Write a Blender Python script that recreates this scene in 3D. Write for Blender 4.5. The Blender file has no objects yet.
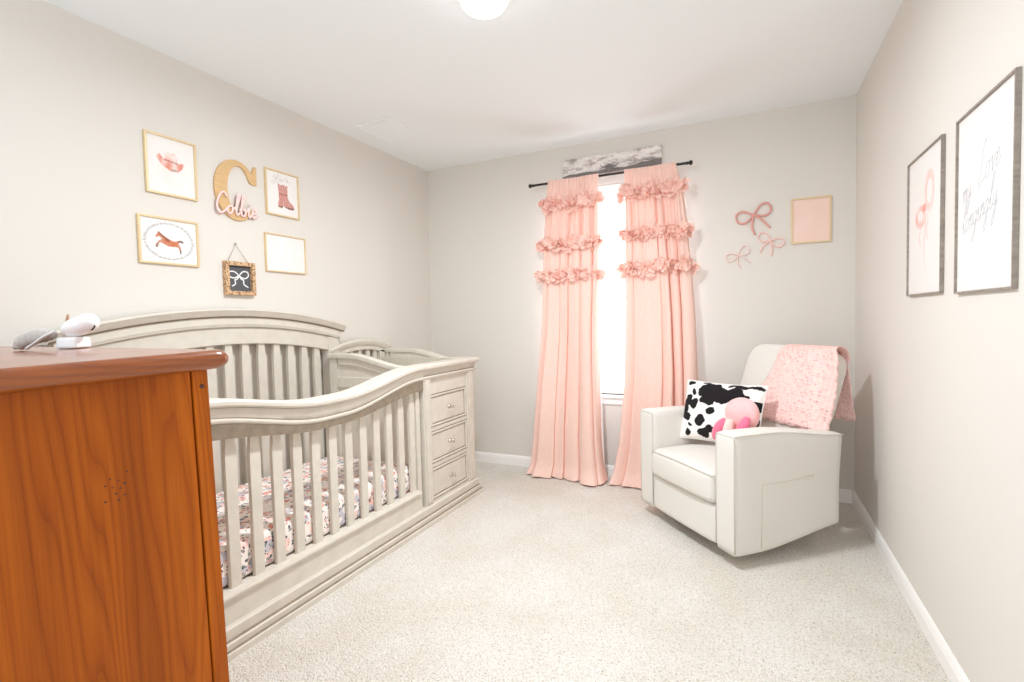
import bpy, bmesh, math, random
from mathutils import Vector, Matrix, noise
sc = bpy.context.scene
COL = sc.collection
R = math.radians

# ------------------------------------------------------------------ materials
def nodes(name):
    m = bpy.data.materials.new(name); m.use_nodes = True
    nt = m.node_tree; nt.nodes.clear()
    out = nt.nodes.new('ShaderNodeOutputMaterial')
    return m, nt, out
def N(nt, kind, **kw):
    n = nt.nodes.new(kind)
    for k, v in kw.items():
        if k in n.inputs.keys() if hasattr(n.inputs, 'keys') else False: n.inputs[k].default_value = v
        else: setattr(n, k, v)
    return n
def srgb(r, g, b):
    f = lambda c: (c/255/12.92) if c/255 <= .04045 else ((c/255+.055)/1.055)**2.4
    return (f(r), f(g), f(b), 1)
def ramp(nt, stops):
    n = nt.nodes.new('ShaderNodeValToRGB')
    el = n.color_ramp.elements
    while len(el) > 1: el.remove(el[-1])
    el[0].position, el[0].color = stops[0]
    for p, c in stops[1:]:
        e = el.new(p); e.color = c
    return n
def coords(nt, scale=(1,1,1), kind='Object', rot=(0,0,0)):
    t = nt.nodes.new('ShaderNodeTexCoord'); mp = nt.nodes.new('ShaderNodeMapping')
    mp.inputs['Scale'].default_value = scale; mp.inputs['Rotation'].default_value = rot
    nt.links.new(t.outputs[kind], mp.inputs['Vector'])
    return mp.outputs['Vector']
def plain(name, col, rough=.6, metal=0, noise_amt=0.0, nscale=20, bump=0, bscale=200, spec=.4, coat=0, sheen=0, stretch=(1,1,1)):
    m, nt, out = nodes(name)
    b = nt.nodes.new('ShaderNodeBsdfPrincipled')
    b.inputs['Roughness'].default_value = rough; b.inputs['Metallic'].default_value = metal
    b.inputs['Specular IOR Level'].default_value = spec
    b.inputs['Coat Weight'].default_value = coat; b.inputs['Sheen Weight'].default_value = sheen
    v = coords(nt, stretch)
    if noise_amt:
        n = N(nt, 'ShaderNodeTexNoise'); n.inputs['Scale'].default_value = nscale; n.inputs['Detail'].default_value = 4
        nt.links.new(v, n.inputs['Vector'])
        d = tuple(c*(1-noise_amt) for c in col[:3])+(1,)
        u = tuple(min(1, c*(1+noise_amt*.6)) for c in col[:3])+(1,)
        r = ramp(nt, [(.3, d), (.7, u)])
        nt.links.new(n.outputs['Fac'], r.inputs['Fac']); nt.links.new(r.outputs['Color'], b.inputs['Base Color'])
    else: b.inputs['Base Color'].default_value = col
    if bump:
        n = N(nt, 'ShaderNodeTexNoise'); n.inputs['Scale'].default_value = bscale; n.inputs['Detail'].default_value = 3
        nt.links.new(v, n.inputs['Vector'])
        bp = nt.nodes.new('ShaderNodeBump'); bp.inputs['Strength'].default_value = bump; bp.inputs['Distance'].default_value = .002
        nt.links.new(n.outputs['Fac'], bp.inputs['Height']); nt.links.new(bp.outputs['Normal'], b.inputs['Normal'])
    nt.links.new(b.outputs[0], out.inputs[0])
    return m
M = {}
M['wall'] = plain('wall_paint', srgb(222,217,210), .9, bump=.12, bscale=350, spec=.15)
M['ceiling'] = plain('ceiling_paint', srgb(239,243,245), .95, bump=.15, bscale=250, spec=.1)
M['trim'] = plain('white_trim_paint', srgb(244,242,240), .45, spec=.35)
M['crib'] = plain('antique_greige_paint', srgb(213,206,194), .5, noise_amt=.06, nscale=14, bump=.1, bscale=60, spec=.35, stretch=(6,1.2,1.2))
M['glaze'] = plain('antique_brown_glaze', srgb(138,124,106), .6, noise_amt=.2, nscale=30)
M['gold'] = plain('brushed_gold_frame', srgb(226,202,160), .35, metal=.25, noise_amt=.05, nscale=60, spec=.5)
M['greywood'] = plain('grey_wood_frame', srgb(152,141,131), .55, noise_amt=.25, nscale=25, stretch=(1,3,3))
M['black_metal'] = plain('black_iron', srgb(48,44,43), .45, metal=.3, noise_amt=.1)
M['nickel'] = plain('satin_nickel', srgb(205,198,186), .28, metal=1)
M['uphol'] = plain('cream_linen_weave', srgb(226,222,215), .85, noise_amt=.035, nscale=300, bump=.35, bscale=700, spec=.15, sheen=.15)
M['piping'] = plain('cream_piping', srgb(212,205,195), .85, spec=.15)
M['dark'] = plain('black_steel_base', srgb(40,37,35), .6)
M['craftwood'] = plain('light_craft_wood', srgb(214,178,130), .6, noise_amt=.08, nscale=12, stretch=(1,1,6))
M['pinkpaint'] = plain('pale_pink_paint', srgb(247,212,206), .5)
M['roseshadow'] = plain('dusty_rose_shadow', srgb(206,150,146), .55)  # shadow on the script's edges, put into the colour
M['whiteplastic'] = plain('white_plastic', srgb(245,245,246), .3, spec=.5)
M['greycloth'] = plain('grey_cotton', srgb(196,190,184), .9, noise_amt=.08, nscale=120, bump=.3)
M['browncap'] = plain('brown_tip', srgb(176,132,104), .5)
M['darkpeg'] = plain('dark_wood_plug', srgb(84,44,30), .5)
M['rope'] = plain('pink_wrapped_rope', srgb(222,162,152), .8, noise_amt=.1, nscale=250, bump=.5, bscale=300)
M['palerope'] = plain('pale_pink_rope', srgb(243,206,197), .8, noise_amt=.06, nscale=250, bump=.5, bscale=300)
M['blushrope'] = plain('white_pink_rope', srgb(240,215,208), .8, noise_amt=.06, nscale=250, bump=.5, bscale=300)
M['pinkpaper'] = plain('pink_paper', srgb(242,212,200), .8, noise_amt=.02, nscale=20)
M['cord'] = plain('grey_cord', srgb(190,178,162), .8)
M['chalkwhite'] = plain('white_chalk_paint', srgb(240,240,238), .8)
M['plushlight'] = plain('light_pink_plush', srgb(247,190,190), .95, noise_amt=.06, nscale=60, bump=.6, bscale=220, sheen=.4)
M['plushdark'] = plain('hot_pink_plush', srgb(236,118,150), .95, noise_amt=.06, nscale=60, bump=.6, bscale=220, sheen=.4)
M['plushpale'] = plain('cream_pink_plush', srgb(245,214,204), .95, noise_amt=.05, nscale=60, bump=.6, bscale=220, sheen=.4)

def painted(name, rough=.7, bump=0):
    m, nt, out = nodes(name)
    b = nt.nodes.new('ShaderNodeBsdfPrincipled'); b.inputs['Roughness'].default_value = rough
    b.inputs['Specular IOR Level'].default_value = .25
    a = nt.nodes.new('ShaderNodeVertexColor'); a.layer_name = 'Col'
    nt.links.new(a.outputs['Color'], b.inputs['Base Color'])
    if bump:
        n = N(nt, 'ShaderNodeTexNoise'); n.inputs['Scale'].default_value = 260
        nt.links.new(coords(nt), n.inputs['Vector'])
        bp = nt.nodes.new('ShaderNodeBump'); bp.inputs['Strength'].default_value = bump; bp.inputs['Distance'].default_value = .003
        nt.links.new(n.outputs['Fac'], bp.inputs['Height']); nt.links.new(bp.outputs['Normal'], b.inputs['Normal'])
    nt.links.new(b.outputs[0], out.inputs[0])
    return m
M['print'] = painted('watercolour_print', .75)
M['cow'] = painted('cow_print_plush', .95, .5)

def glass_mat():
    m, nt, out = nodes('picture_glass')
    t = nt.nodes.new('ShaderNodeBsdfTransparent'); g = nt.nodes.new('ShaderNodeBsdfGlossy')
    g.inputs['Roughness'].default_value = .02
    lw = nt.nodes.new('ShaderNodeLayerWeight'); lw.inputs['Blend'].default_value = .5
    pw = nt.nodes.new('ShaderNodeMath'); pw.operation = 'POWER'; pw.inputs[1].default_value = 5
    f = nt.nodes.new('ShaderNodeMath'); f.operation = 'MULTIPLY_ADD'; f.inputs[1].default_value = .45; f.inputs[2].default_value = .03
    nt.links.new(lw.outputs['Facing'], pw.inputs[0]); nt.links.new(pw.outputs[0], f.inputs[0])
    mx = nt.nodes.new('ShaderNodeMixShader')
    nt.links.new(f.outputs[0], mx.inputs[0]); nt.links.new(t.outputs[0], mx.inputs[1]); nt.links.new(g.outputs[0], mx.inputs[2])
    nt.links.new(mx.outputs[0], out.inputs[0])
    return m
M['glass'] = glass_mat()

def cloth(name, col, trans=.3, namt=.03, alpha=1.0):
    m, nt, out = nodes(name)
    d = nt.nodes.new('ShaderNodeBsdfDiffuse'); t = nt.nodes.new('ShaderNodeBsdfTranslucent')
    v = coords(nt, (1,1,.25))
    n = N(nt, 'ShaderNodeTexNoise'); n.inputs['Scale'].default_value = 90; n.inputs['Detail'].default_value = 5
    nt.links.new(v, n.inputs['Vector'])
    r = ramp(nt, [(.3, tuple(c*(1-namt*2) for c in col[:3])+(1,)), (.7, col)])
    nt.links.new(n.outputs['Fac'], r.inputs['Fac'])
    mx = nt.nodes.new('ShaderNodeMixShader'); mx.inputs[0].default_value = trans
    for s in (d, t): nt.links.new(r.outputs['Color'], s.inputs['Color'])
    nt.links.new(d.outputs[0], mx.inputs[1]); nt.links.new(t.outputs[0], mx.inputs[2])
    res = mx
    if alpha < 1:
        tr = nt.nodes.new('ShaderNodeBsdfTransparent'); m2 = nt.nodes.new('ShaderNodeMixShader'); m2.inputs[0].default_value = alpha
        nt.links.new(tr.outputs[0], m2.inputs[1]); nt.links.new(mx.outputs[0], m2.inputs[2]); res = m2
    nt.links.new(res.outputs[0], out.inputs[0])
    return m
M['curtain'] = cloth('blush_cotton', srgb(248,214,202), .07)
M['ruffle'] = cloth('blush_cotton_ruffle', srgb(253,220,209), .14)
M['lining'] = cloth('white_lining', srgb(246,240,242), .22, .01)

def carpet():
    m, nt, out = nodes('cut_pile_carpet')
    b = nt.nodes.new('ShaderNodeBsdfPrincipled'); b.inputs['Roughness'].default_value = .95
    b.inputs['Specular IOR Level'].default_value = .1; b.inputs['Sheen Weight'].default_value = .15
    v = coords(nt)
    n1 = N(nt, 'ShaderNodeTexNoise'); n1.inputs['Scale'].default_value = 135; n1.inputs['Detail'].default_value = 3; n1.inputs['Roughness'].default_value = .7
    n2 = N(nt, 'ShaderNodeTexNoise'); n2.inputs['Scale'].default_value = 3.2; n2.inputs['Detail'].default_value = 3
    vo = N(nt, 'ShaderNodeTexVoronoi'); vo.inputs['Scale'].default_value = 140
    for n in (n1, n2, vo): nt.links.new(v, n.inputs['Vector'])
    r1 = ramp(nt, [(.28, srgb(158,141,122)), (.395, srgb(226,219,208)), (.53, srgb(241,236,229)), (.72, srgb(250,247,242))])
    nt.links.new(n1.outputs['Fac'], r1.inputs['Fac'])
    r2 = ramp(nt, [(.35, (.93,.905,.87,1)), (.65, (1,1,1,1))])
    nt.links.new(n2.outputs['Fac'], r2.inputs['Fac'])
    mul = nt.nodes.new('ShaderNodeMixRGB'); mul.blend_type = 'MULTIPLY'; mul.inputs[0].default_value = 1
    nt.links.new(r1.outputs[0], mul.inputs[1]); nt.links.new(r2.outputs[0], mul.inputs[2])
    nt.links.new(mul.outputs[0], b.inputs['Base Color'])
    add = nt.nodes.new('ShaderNodeMath'); add.operation = 'SUBTRACT'
    nt.links.new(n1.outputs['Fac'], add.inputs[0]); nt.links.new(vo.outputs['Distance'], add.inputs[1])
    bp = nt.nodes.new('ShaderNodeBump'); bp.inputs['Strength'].default_value = .75; bp.inputs['Distance'].default_value = .011
    nt.links.new(add.outputs[0], bp.inputs['Height']); nt.links.new(bp.outputs['Normal'], b.inputs['Normal'])
    nt.links.new(b.outputs[0], out.inputs[0])
    return m
M['carpet'] = carpet()

def wood(name, vertical=True, dark=1.0, gloss=.45, coat=.0):
    # honey-stained boards: broad colour per glued board, cathedral rings stretched along the grain, fine pores
    m, nt, out = nodes(name)
    b = nt.nodes.new('ShaderNodeBsdfPrincipled'); b.inputs['Roughness'].default_value = gloss
    b.inputs['Specular IOR Level'].default_value = .22; b.inputs['Coat Weight'].default_value = coat; b.inputs['Coat Roughness'].default_value = .3 if coat < .5 else .14; b.inputs['Coat IOR'].default_value = 1.75
    L = nt.links.new
    if vertical: sA, sB, sC = (3,2.6,.22), (30,70,1.3), (1,7,.05)
    else: sA, sB, sC = (2.6,.22,3), (60,1.5,60), (7,.05,3)
    w = N(nt, 'ShaderNodeTexNoise'); w.inputs['Scale'].default_value = 1.7; w.inputs['Detail'].default_value = 3; w.inputs['Roughness'].default_value = .4
    L(coords(nt, sA), w.inputs['Vector'])
    mm = nt.nodes.new('ShaderNodeMath'); mm.operation = 'MULTIPLY'; mm.inputs[1].default_value = 40
    L(w.outputs['Fac'], mm.inputs[0])
    fr = nt.nodes.new('ShaderNodeMath'); fr.operation = 'FRACT'; L(mm.outputs[0], fr.inputs[0])
    r = ramp(nt, [(0, srgb(146,70,8)), (.2, srgb(163,82,10)), (.6, srgb(172,90,14)), (1, srgb(158,79,9))])
    L(fr.outputs[0], r.inputs['Fac'])
    p = N(nt, 'ShaderNodeTexNoise'); p.inputs['Scale'].default_value = 3; p.inputs['Detail'].default_value = 6; p.inputs['Roughness'].default_value = .65
    L(coords(nt, sB), p.inputs['Vector'])
    rp = ramp(nt, [(.3, (.70,.64,.56,1)), (.5, (.95,.94,.92,1)), (.7, (1.06,1.06,1.04,1))]); L(p.outputs['Fac'], rp.inputs['Fac'])
    bd = N(nt, 'ShaderNodeTexNoise'); bd.inputs['Scale'].default_value = 1.4; bd.inputs['Detail'].default_value = 2
    L(coords(nt, sC), bd.inputs['Vector'])
    rb = ramp(nt, [(.36, (.74,.68,.62,1)), (.5, (.95,.93,.9,1)), (.64, (1.14,1.16,1.2,1))]); L(bd.outputs['Fac'], rb.inputs['Fac'])
    x1 = nt.nodes.new('ShaderNodeMixRGB'); x1.blend_type = 'MULTIPLY'; x1.inputs[0].default_value = .6
    x2 = nt.nodes.new('ShaderNodeMixRGB'); x2.blend_type = 'MULTIPLY'; x2.inputs[0].default_value = 1
    L(r.outputs[0], x1.inputs[1]); L(rp.outputs[0], x1.inputs[2]); L(x1.outputs[0], x2.inputs[1]); L(rb.outputs[0], x2.inputs[2])
    x3 = nt.nodes.new('ShaderNodeMixRGB'); x3.blend_type = 'MULTIPLY'; x3.inputs[0].default_value = 1; x3.inputs[2].default_value = (dark,dark*.95,dark*.92,1)
    L(x2.outputs[0], x3.inputs[1])
    L(x3.outputs[0], b.inputs['Base Color'])
    bp = nt.nodes.new('ShaderNodeBump'); bp.inputs['Strength'].default_value = .12; bp.inputs['Distance'].default_value = .001
    L(p.outputs['Fac'], bp.inputs['Height']); L(bp.outputs['Normal'], b.inputs['Normal'])
    L(b.outputs[0], out.inputs[0])
    return m
M['wood'] = wood('honey_stained_oak'); M['woodtop'] = wood('honey_stained_oak_top', False, .74, .3, .65)

def floral():
    m, nt, out = nodes('floral_cotton')
    b = nt.nodes.new('ShaderNodeBsdfPrincipled'); b.inputs['Roughness'].default_value = .9; b.inputs['Specular IOR Level'].default_value = .1
    L = nt.links.new
    v0 = coords(nt)
    dn = N(nt, 'ShaderNodeTexNoise'); dn.inputs['Scale'].default_value = 45; L(v0, dn.inputs['Vector'])
    dm = nt.nodes.new('ShaderNodeVectorMath'); dm.operation = 'MULTIPLY_ADD'; dm.inputs[1].default_value = (.03,.03,.03)
    L(dn.outputs['Color'], dm.inputs[0]); L(v0, dm.inputs[2])
    v = dm.outputs[0]
    base = srgb(246,236,230)
    cur = None
    def layer(scale, thr, col, prev, rnd):
        vo = N(nt, 'ShaderNodeTexVoronoi'); vo.inputs['Scale'].default_value = scale; L(v, vo.inputs['Vector'])
        lt = nt.nodes.new('ShaderNodeMath'); lt.operation = 'LESS_THAN'; lt.inputs[1].default_value = thr; L(vo.outputs['Distance'], lt.inputs[0])
        sp = nt.nodes.new('ShaderNodeSeparateColor'); L(vo.outputs['Color'], sp.inputs[0])
        l2 = nt.nodes.new('ShaderNodeMath'); l2.operation = 'LESS_THAN'; l2.inputs[1].default_value = rnd; L(sp.outputs[0], l2.inputs[0])
        mu = nt.nodes.new('ShaderNodeMath'); mu.operation = 'MULTIPLY'; L(lt.outputs[0], mu.inputs[0]); L(l2.outputs[0], mu.inputs[1])
        mx = nt.nodes.new('ShaderNodeMixRGB'); L(mu.outputs[0], mx.inputs[0])
        if prev is None: mx.inputs[1].default_value = base
        else: L(prev, mx.inputs[1])
        mx.inputs[2].default_value = col
        return mx.outputs[0]
    cur = layer(17, .55, srgb(244,208,198), None, .5)
    cur = layer(21, .5, srgb(200,196,204), cur, .42)
    cur = layer(29, .38, srgb(230,160,146), cur, .34)
    cur = layer(42, .36, srgb(140,146,144), cur, .42)
    cur = layer(66, .32, srgb(80,82,94), cur, .38)
    cur = layer(58, .24, srgb(220,128,122), cur, .28)
    L(cur, b.inputs['Base Color']); L(b.outputs[0], out.inputs[0])
    return m
M['floral'] = floral()

def crochet():
    m, nt, out = nodes('pink_crochet')
    L = nt.links.new
    d = nt.nodes.new('ShaderNodeBsdfPrincipled'); d.inputs['Roughness'].default_value = .95; d.inputs['Specular IOR Level'].default_value = .1
    v = coords(nt, (1,1,1), 'UV')
    vo = N(nt, 'ShaderNodeTexVoronoi'); vo.inputs['Scale'].default_value = 62; vo.inputs['Randomness'].default_value = .55; L(v, vo.inputs['Vector'])
    r = ramp(nt, [(0, srgb(236,176,172)), (.35, srgb(248,207,201)), (.7, srgb(251,216,210))]); L(vo.outputs['Distance'], r.inputs['Fac'])
    L(r.outputs[0], d.inputs['Base Color'])
    bp = nt.nodes.new('ShaderNodeBump'); bp.inputs['Strength'].default_value = .9; bp.inputs['Distance'].default_value = .006
    L(vo.outputs['Distance'], bp.inputs['Height']); L(bp.outputs['Normal'], d.inputs['Normal'])
    lt = nt.nodes.new('ShaderNodeMath'); lt.operation = 'LESS_THAN'; lt.inputs[1].default_value = .17; L(vo.outputs['Distance'], lt.inputs[0])
    tr = nt.nodes.new('ShaderNodeBsdfTransparent'); mx = nt.nodes.new('ShaderNodeMixShader')
    L(lt.outputs[0], mx.inputs[0]); L(d.outputs[0], mx.inputs[1]); L(tr.outputs[0], mx.inputs[2]); L(mx.outputs[0], out.inputs[0])
    return m
M['crochet'] = crochet()

def leopard():
    m, nt, out = nodes('leopard_spotted_wood')
    L = nt.links.new
    b = nt.nodes.new('ShaderNodeBsdfPrincipled'); b.inputs['Roughness'].default_value = .6
    vo = N(nt, 'ShaderNodeTexVoronoi'); vo.inputs['Scale'].default_value = 105; L(coords(nt), vo.inputs['Vector'])
    r = ramp(nt, [(0, srgb(180,126,86)), (.22, srgb(110,74,52)), (.36, srgb(110,74,52)), (.42, srgb(206,168,128)), (1, srgb(212,178,138))])
    L(vo.outputs['Distance'], r.inputs['Fac']); L(r.outputs[0], b.inputs['Base Color']); L(b.outputs[0], out.inputs[0])
    return m
M['leopard'] = leopard()
M['slate'] = plain('slate_board', srgb(92,92,96), .85, noise_amt=.08, nscale=30)

def weathered():
    m, nt, out = nodes('weathered_whitewash')
    L = nt.links.new
    b = nt.nodes.new('ShaderNodeBsdfPrincipled'); b.inputs['Roughness'].default_value = .85
    n = N(nt, 'ShaderNodeTexNoise'); n.inputs['Scale'].default_value = 9; n.inputs['Detail'].default_value = 8; n.inputs['Roughness'].default_value = .7
    L(coords(nt, (1,1,2.6)), n.inputs['Vector'])
    r = ramp(nt, [(.33, srgb(128,120,116)), (.45, srgb(186,176,172)), (.52, srgb(226,220,216)), (.66, srgb(240,236,232))])
    L(n.outputs['Fac'], r.inputs['Fac']); L(r.outputs[0], b.inputs['Base Color']); L(b.outputs[0], out.inputs[0])
    return m
M['weathered'] = weathered()
M['plaquegrey'] = plain('dark_grey_streaked', srgb(124,118,115), .85, noise_amt=.2, nscale=18, stretch=(1,1,4))

def emit(name, col, s):
    m, nt, out = nodes(name); e = nt.nodes.new('ShaderNodeEmission')
    e.inputs[0].default_value = col; e.inputs[1].default_value = s
    nt.links.new(e.outputs[0], out.inputs[0]); return m
M['lamp'] = emit('lit_diffuser', (.94,.975,1,1), 6)

# ------------------------------------------------------------------ mesh helpers
def tag(o, label=None, cat=None, group=None, kind=None):
    if label: o['label'] = label
    if cat: o['category'] = cat
    if group: o['group'] = group
    if kind: o['kind'] = kind
    return o
def empty(name, loc, rz=0, label=None, cat=None, group=None, kind=None):
    o = bpy.data.objects.new(name, None); COL.objects.link(o)
    o.location = loc; o.rotation_euler = (0,0,rz); o.empty_display_size = .05
    return tag(o, label, cat, group, kind)
class MB:
    def __init__(s): s.bm = bmesh.new()
    def quad(s, pts, mi=0):
        f = s.bm.faces.new([s.bm.verts.new(p) for p in pts]); f.material_index = mi; return f
    def box(s, x0, x1, y0, y1, z0, z1, bev=0.0, seg=2, mi=0):
        t = bmesh.new(); bmesh.ops.create_cube(t, size=1)
        for v in t.verts: v.co = Vector(((x0+x1)/2+v.co.x*(x1-x0), (y0+y1)/2+v.co.y*(y1-y0), (z0+z1)/2+v.co.z*(z1-z0)))
        if bev: bmesh.ops.bevel(t, geom=list(t.edges), offset=bev, segments=seg, affect='EDGES', profile=.5)
        for f in t.faces: f.material_index = mi
        s.merge(t)
    def merge(s, t, mat=None):
        if mat is not None: t.transform(mat)
        me = bpy.data.meshes.new('tmp'); t.to_mesh(me); t.free(); s.bm.from_mesh(me); bpy.data.meshes.remove(me)
    def rbox(s, c, d, r, n=8, deform=None, mi=0):
        t = bmesh.new(); bmesh.ops.create_cube(t, size=2)
        bmesh.ops.subdivide_edges(t, edges=list(t.edges), cuts=n, use_grid_fill=True)
        h = [x/2 for x in d]
        for v in t.verts:
            # spread vertices so that the rounded rim gets its share
            p = []
            for i in range(3):
                a = v.co[i]
                p.append(math.copysign(abs(a)**.75, a)*h[i])
            inner = Vector([max(-(h[i]-r), min(h[i]-r, p[i])) for i in range(3)])
            dv = Vector(p)-inner
            if dv.length > 1e-9: p = inner+dv.normalized()*r
            v.co = Vector(p)
        for v in t.verts:
            u = Vector((v.co.x/h[0], v.co.y/h[1], v.co.z/h[2])); w = v.co+Vector(c)
            v.co = deform(u, w) if deform else w
        for f in t.faces: f.material_index = mi
        s.merge(t)
    def grid(s, P, close_u=False, close_v=False, mi=0, uv=None):
        vs = [[s.bm.verts.new(p) for p in row] for row in P]
        nu, nv = len(vs), len(vs[0])
        lay = s.bm.loops.layers.uv.verify() if uv else None
        for i in range(nu-(0 if close_u else 1)):
            for j in range(nv-(0 if close_v else 1)):
                i2, j2 = (i+1) % nu, (j+1) % nv
                f = s.bm.faces.new((vs[i][j], vs[i2][j], vs[i2][j2], vs[i][j2])); f.material_index = mi
                if lay:
                    for l, (a, b) in zip(f.loops, ((i,j),(i2,j),(i2,j2),(i,j2))): l[lay].uv = uv[a][b]
        return vs
    def sweep(s, prof, path, cap=True, mis=None):
        # prof: list of 2D points; path: list of functions mapping a 2D point to 3D
        P = [[f(p) for p in prof] for f in path]
        vs = [[s.bm.verts.new(p) for p in row] for row in P]
        n = len(prof)
        for i in range(len(vs)-1):
            for j in range(n):
                f = s.bm.faces.new((vs[i][j], vs[i+1][j], vs[i+1][(j+1)%n], vs[i][(j+1)%n]))
                f.material_index = mis[j] if mis else 0
        if cap:
            s.bm.faces.new(vs[0][::-1]); s.bm.faces.new(vs[-1])
    def tube(s, pts, r, n=8, closed=False, mi=0, flat=1.0, normal=None):
        pts = [Vector(p) for p in pts]; rows = []
        rr = r if isinstance(r, (list, tuple)) else [r]*len(pts)
        up = Vector(normal) if normal else None
        prevA = None
        for i, p in enumerate(pts):
            if closed: d = pts[(i+1) % len(pts)]-pts[i-1]
            else: d = pts[min(i+1, len(pts)-1)]-pts[max(i-1, 0)]
            if d.length < 1e-9: d = Vector((0,0,1))
            d.normalize()
            if up is not None: a = up-d*up.dot(d)
            elif prevA is not None: a = prevA-d*prevA.dot(d)
            else: a = Vector((0,0,1)).cross(d) if abs(d.z) < .95 else Vector((1,0,0)).cross(d)
            if a.length < 1e-6: a = d.orthogonal()
            a.normalize(); prevA = a; b = d.cross(a)
            rows.append([p+(a*math.cos(2*math.pi*k/n)*flat+b*math.sin(2*math.pi*k/n))*rr[i] for k in range(n)])
        vs = s.grid(rows, close_u=closed, close_v=True, mi=mi)
        if not closed:
            for row in (vs[0][::-1], vs[-1]):
                f = s.bm.faces.new(row); f.material_index = mi
    def lathe(s, prof, c, axis='z', n=24, mi=0):
        rows = []
        for r, h in prof:
            row = []
            for k in range(n):
                a = 2*math.pi*k/n; x, y = r*math.cos(a), r*math.sin(a)
                p = {'z': (x,y,h), 'x': (h,x,y), 'y': (x,h,y)}[axis]
                row.append(Vector(p)+Vector(c))
            rows.append(row)
        vs = s.grid(rows, close_v=True, mi=mi)
        for row in (vs[0], vs[-1]):
            try: s.bm.faces.new(row).material_index = mi
            except ValueError: pass
    def ell(s, c, d, n=20, m=12, deform=None, mi=0, rot=None):
        t = bmesh.new(); bmesh.ops.create_uvsphere(t, u_segments=n, v_segments=m, radius=1)
        for v in t.verts:
            u = v.co.copy(); w = Vector((u.x*d[0], u.y*d[1], u.z*d[2]))
            if deform: w = deform(u, w)
            if rot: w = rot @ w
            v.co = w+Vector(c)
        for f in t.faces: f.material_index = mi
        s.merge(t)
    def prism(s, poly, f0, f1, mi=0):
        # poly: 2D outline; f0 / f1 map a 2D point to the two 3D faces
        a = [s.bm.verts.new(f0(p)) for p in poly]; b = [s.bm.verts.new(f1(p)) for p in poly]
        n = len(poly)
        s.bm.faces.new(a[::-1]).material_index = mi; s.bm.faces.new(b).material_index = mi
        for i in range(n): s.bm.faces.new((a[i], a[(i+1)%n], b[(i+1)%n], b[i])).material_index = mi
    def build(s, name, mat, parent=None, smooth=False, local=False, angle=None, origin=None):
        bm = s.bm
        bmesh.ops.remove_doubles(bm, verts=list(bm.verts), dist=1e-6)
        bmesh.ops.recalc_face_normals(bm, faces=list(bm.faces))
        loc = Vector((0,0,0))
        if parent is None:
            if origin is None:
                xs = [v.co for v in bm.verts]
                lo = Vector([min(v[i] for v in xs) for i in range(3)]); hi = Vector([max(v[i] for v in xs) for i in range(3)])
                loc = Vector(((lo.x+hi.x)/2, (lo.y+hi.y)/2, lo.z))
            else: loc = Vector(origin)
        elif not local:
            q, loc0 = parent, Vector((0,0,0))
            while q is not None: loc0 += q.location; q = q.parent
            loc = Vector((0,0,0)); bm.transform(Matrix.Translation(-loc0))
        if parent is None: bm.transform(Matrix.Translation(-loc))
        me = bpy.data.meshes.new(name)
        if smooth:
            for f in bm.faces: f.smooth = True
        bm.to_mesh(me); bm.free()
        o = bpy.data.objects.new(name, me); COL.objects.link(o)
        for m in (mat if isinstance(mat, (list, tuple)) else [mat]): me.materials.append(m)
        if smooth and angle:
            me.set_sharp_from_angle(angle=R(angle))
        o.location = loc
        if parent is not None: o.parent = parent
        return o
def spline(pts, k=8, closed=False):
    pts = [Vector(p) for p in pts]; n = len(pts); out = []
    for i in range(n if closed else n-1):
        if closed: p0, p1, p2, p3 = pts[i-1], pts[i], pts[(i+1)%n], pts[(i+2)%n]
        else: p0, p1, p2, p3 = pts[max(i-1,0)], pts[i], pts[i+1], pts[min(i+2,n-1)]
        for j in range(k):
            t = j/k
            out.append(.5*((2*p1)+(p2-p0)*t+(2*p0-5*p1+4*p2-p3)*t*t+(3*p1-p0-3*p2+p3)*t**3))
    if not closed: out.append(pts[-1])
    return out
def smooth(t): t = max(0, min(1, t)); return t*t*(3-2*t)
def interp(tab, x):
    if x <= tab[0][0]: return tab[0][1]
    for (a, fa), (b, fb) in zip(tab, tab[1:]):
        if x <= b: return fa+(fb-fa)*(x-a)/(b-a)
    return tab[-1][1]

# ------------------------------------------------------------------ room shell (metres; camera stands in the doorway at x=0, y=0)
XL, XR, YB, H = -2.458, .582, 3.597, 2.44
Y0 = -.35
b = MB(); b.box(XL-.1, XR+.1, Y0, YB+.1, -.08, 0); tag(b.build('floor', M['carpet']), kind='structure')
b = MB(); b.box(XL-.1, XR+.1, Y0, YB+.1, H, H+.08); tag(b.build('ceiling', M['ceiling']), kind='structure')
b = MB(); b.box(XL-.1, XL, Y0, YB+.1, 0, H); tag(b.build('wall_left', M['wall']), kind='structure')
b = MB(); b.box(XR, XR+.1, Y0, YB+.1, 0, H); tag(b.build('wall_right', M['wall']), kind='structure')
WX0, WX1, WZ0, WZ1 = -1.36, -.44, .60, 2.12
b = MB()
b.box(XL, WX0, YB, YB+.12, 0, H); b.box(WX1, XR, YB, YB+.12, 0, H)
b.box(WX0, WX1, YB, YB+.12, 0, WZ0); b.box(WX0, WX1, YB, YB+.12, WZ1, H)
tag(b.build('wall_back', M['wall']), kind='structure')
# baseboards
bp = [(0,0), (.013,0), (.013,.052), (.010,.062), (.010,.066), (.005,.076), (.003,.079), (0,.079)]
def base(name, fn, a, c):
    b = MB(); b.sweep(bp, [lambda p, t=t: fn(p, t) for t in (a, c)]); tag(b.build(name, M['trim']), kind='structure')
base('baseboard_left', lambda p, t: (XL+p[0], t, p[1]), Y0, YB)
base('baseboard_right', lambda p, t: (XR-p[0], t, p[1]), Y0, YB)
base('baseboard_back', lambda p, t: (t, YB-p[0], p[1]), XL+.013, XR-.013)
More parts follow.
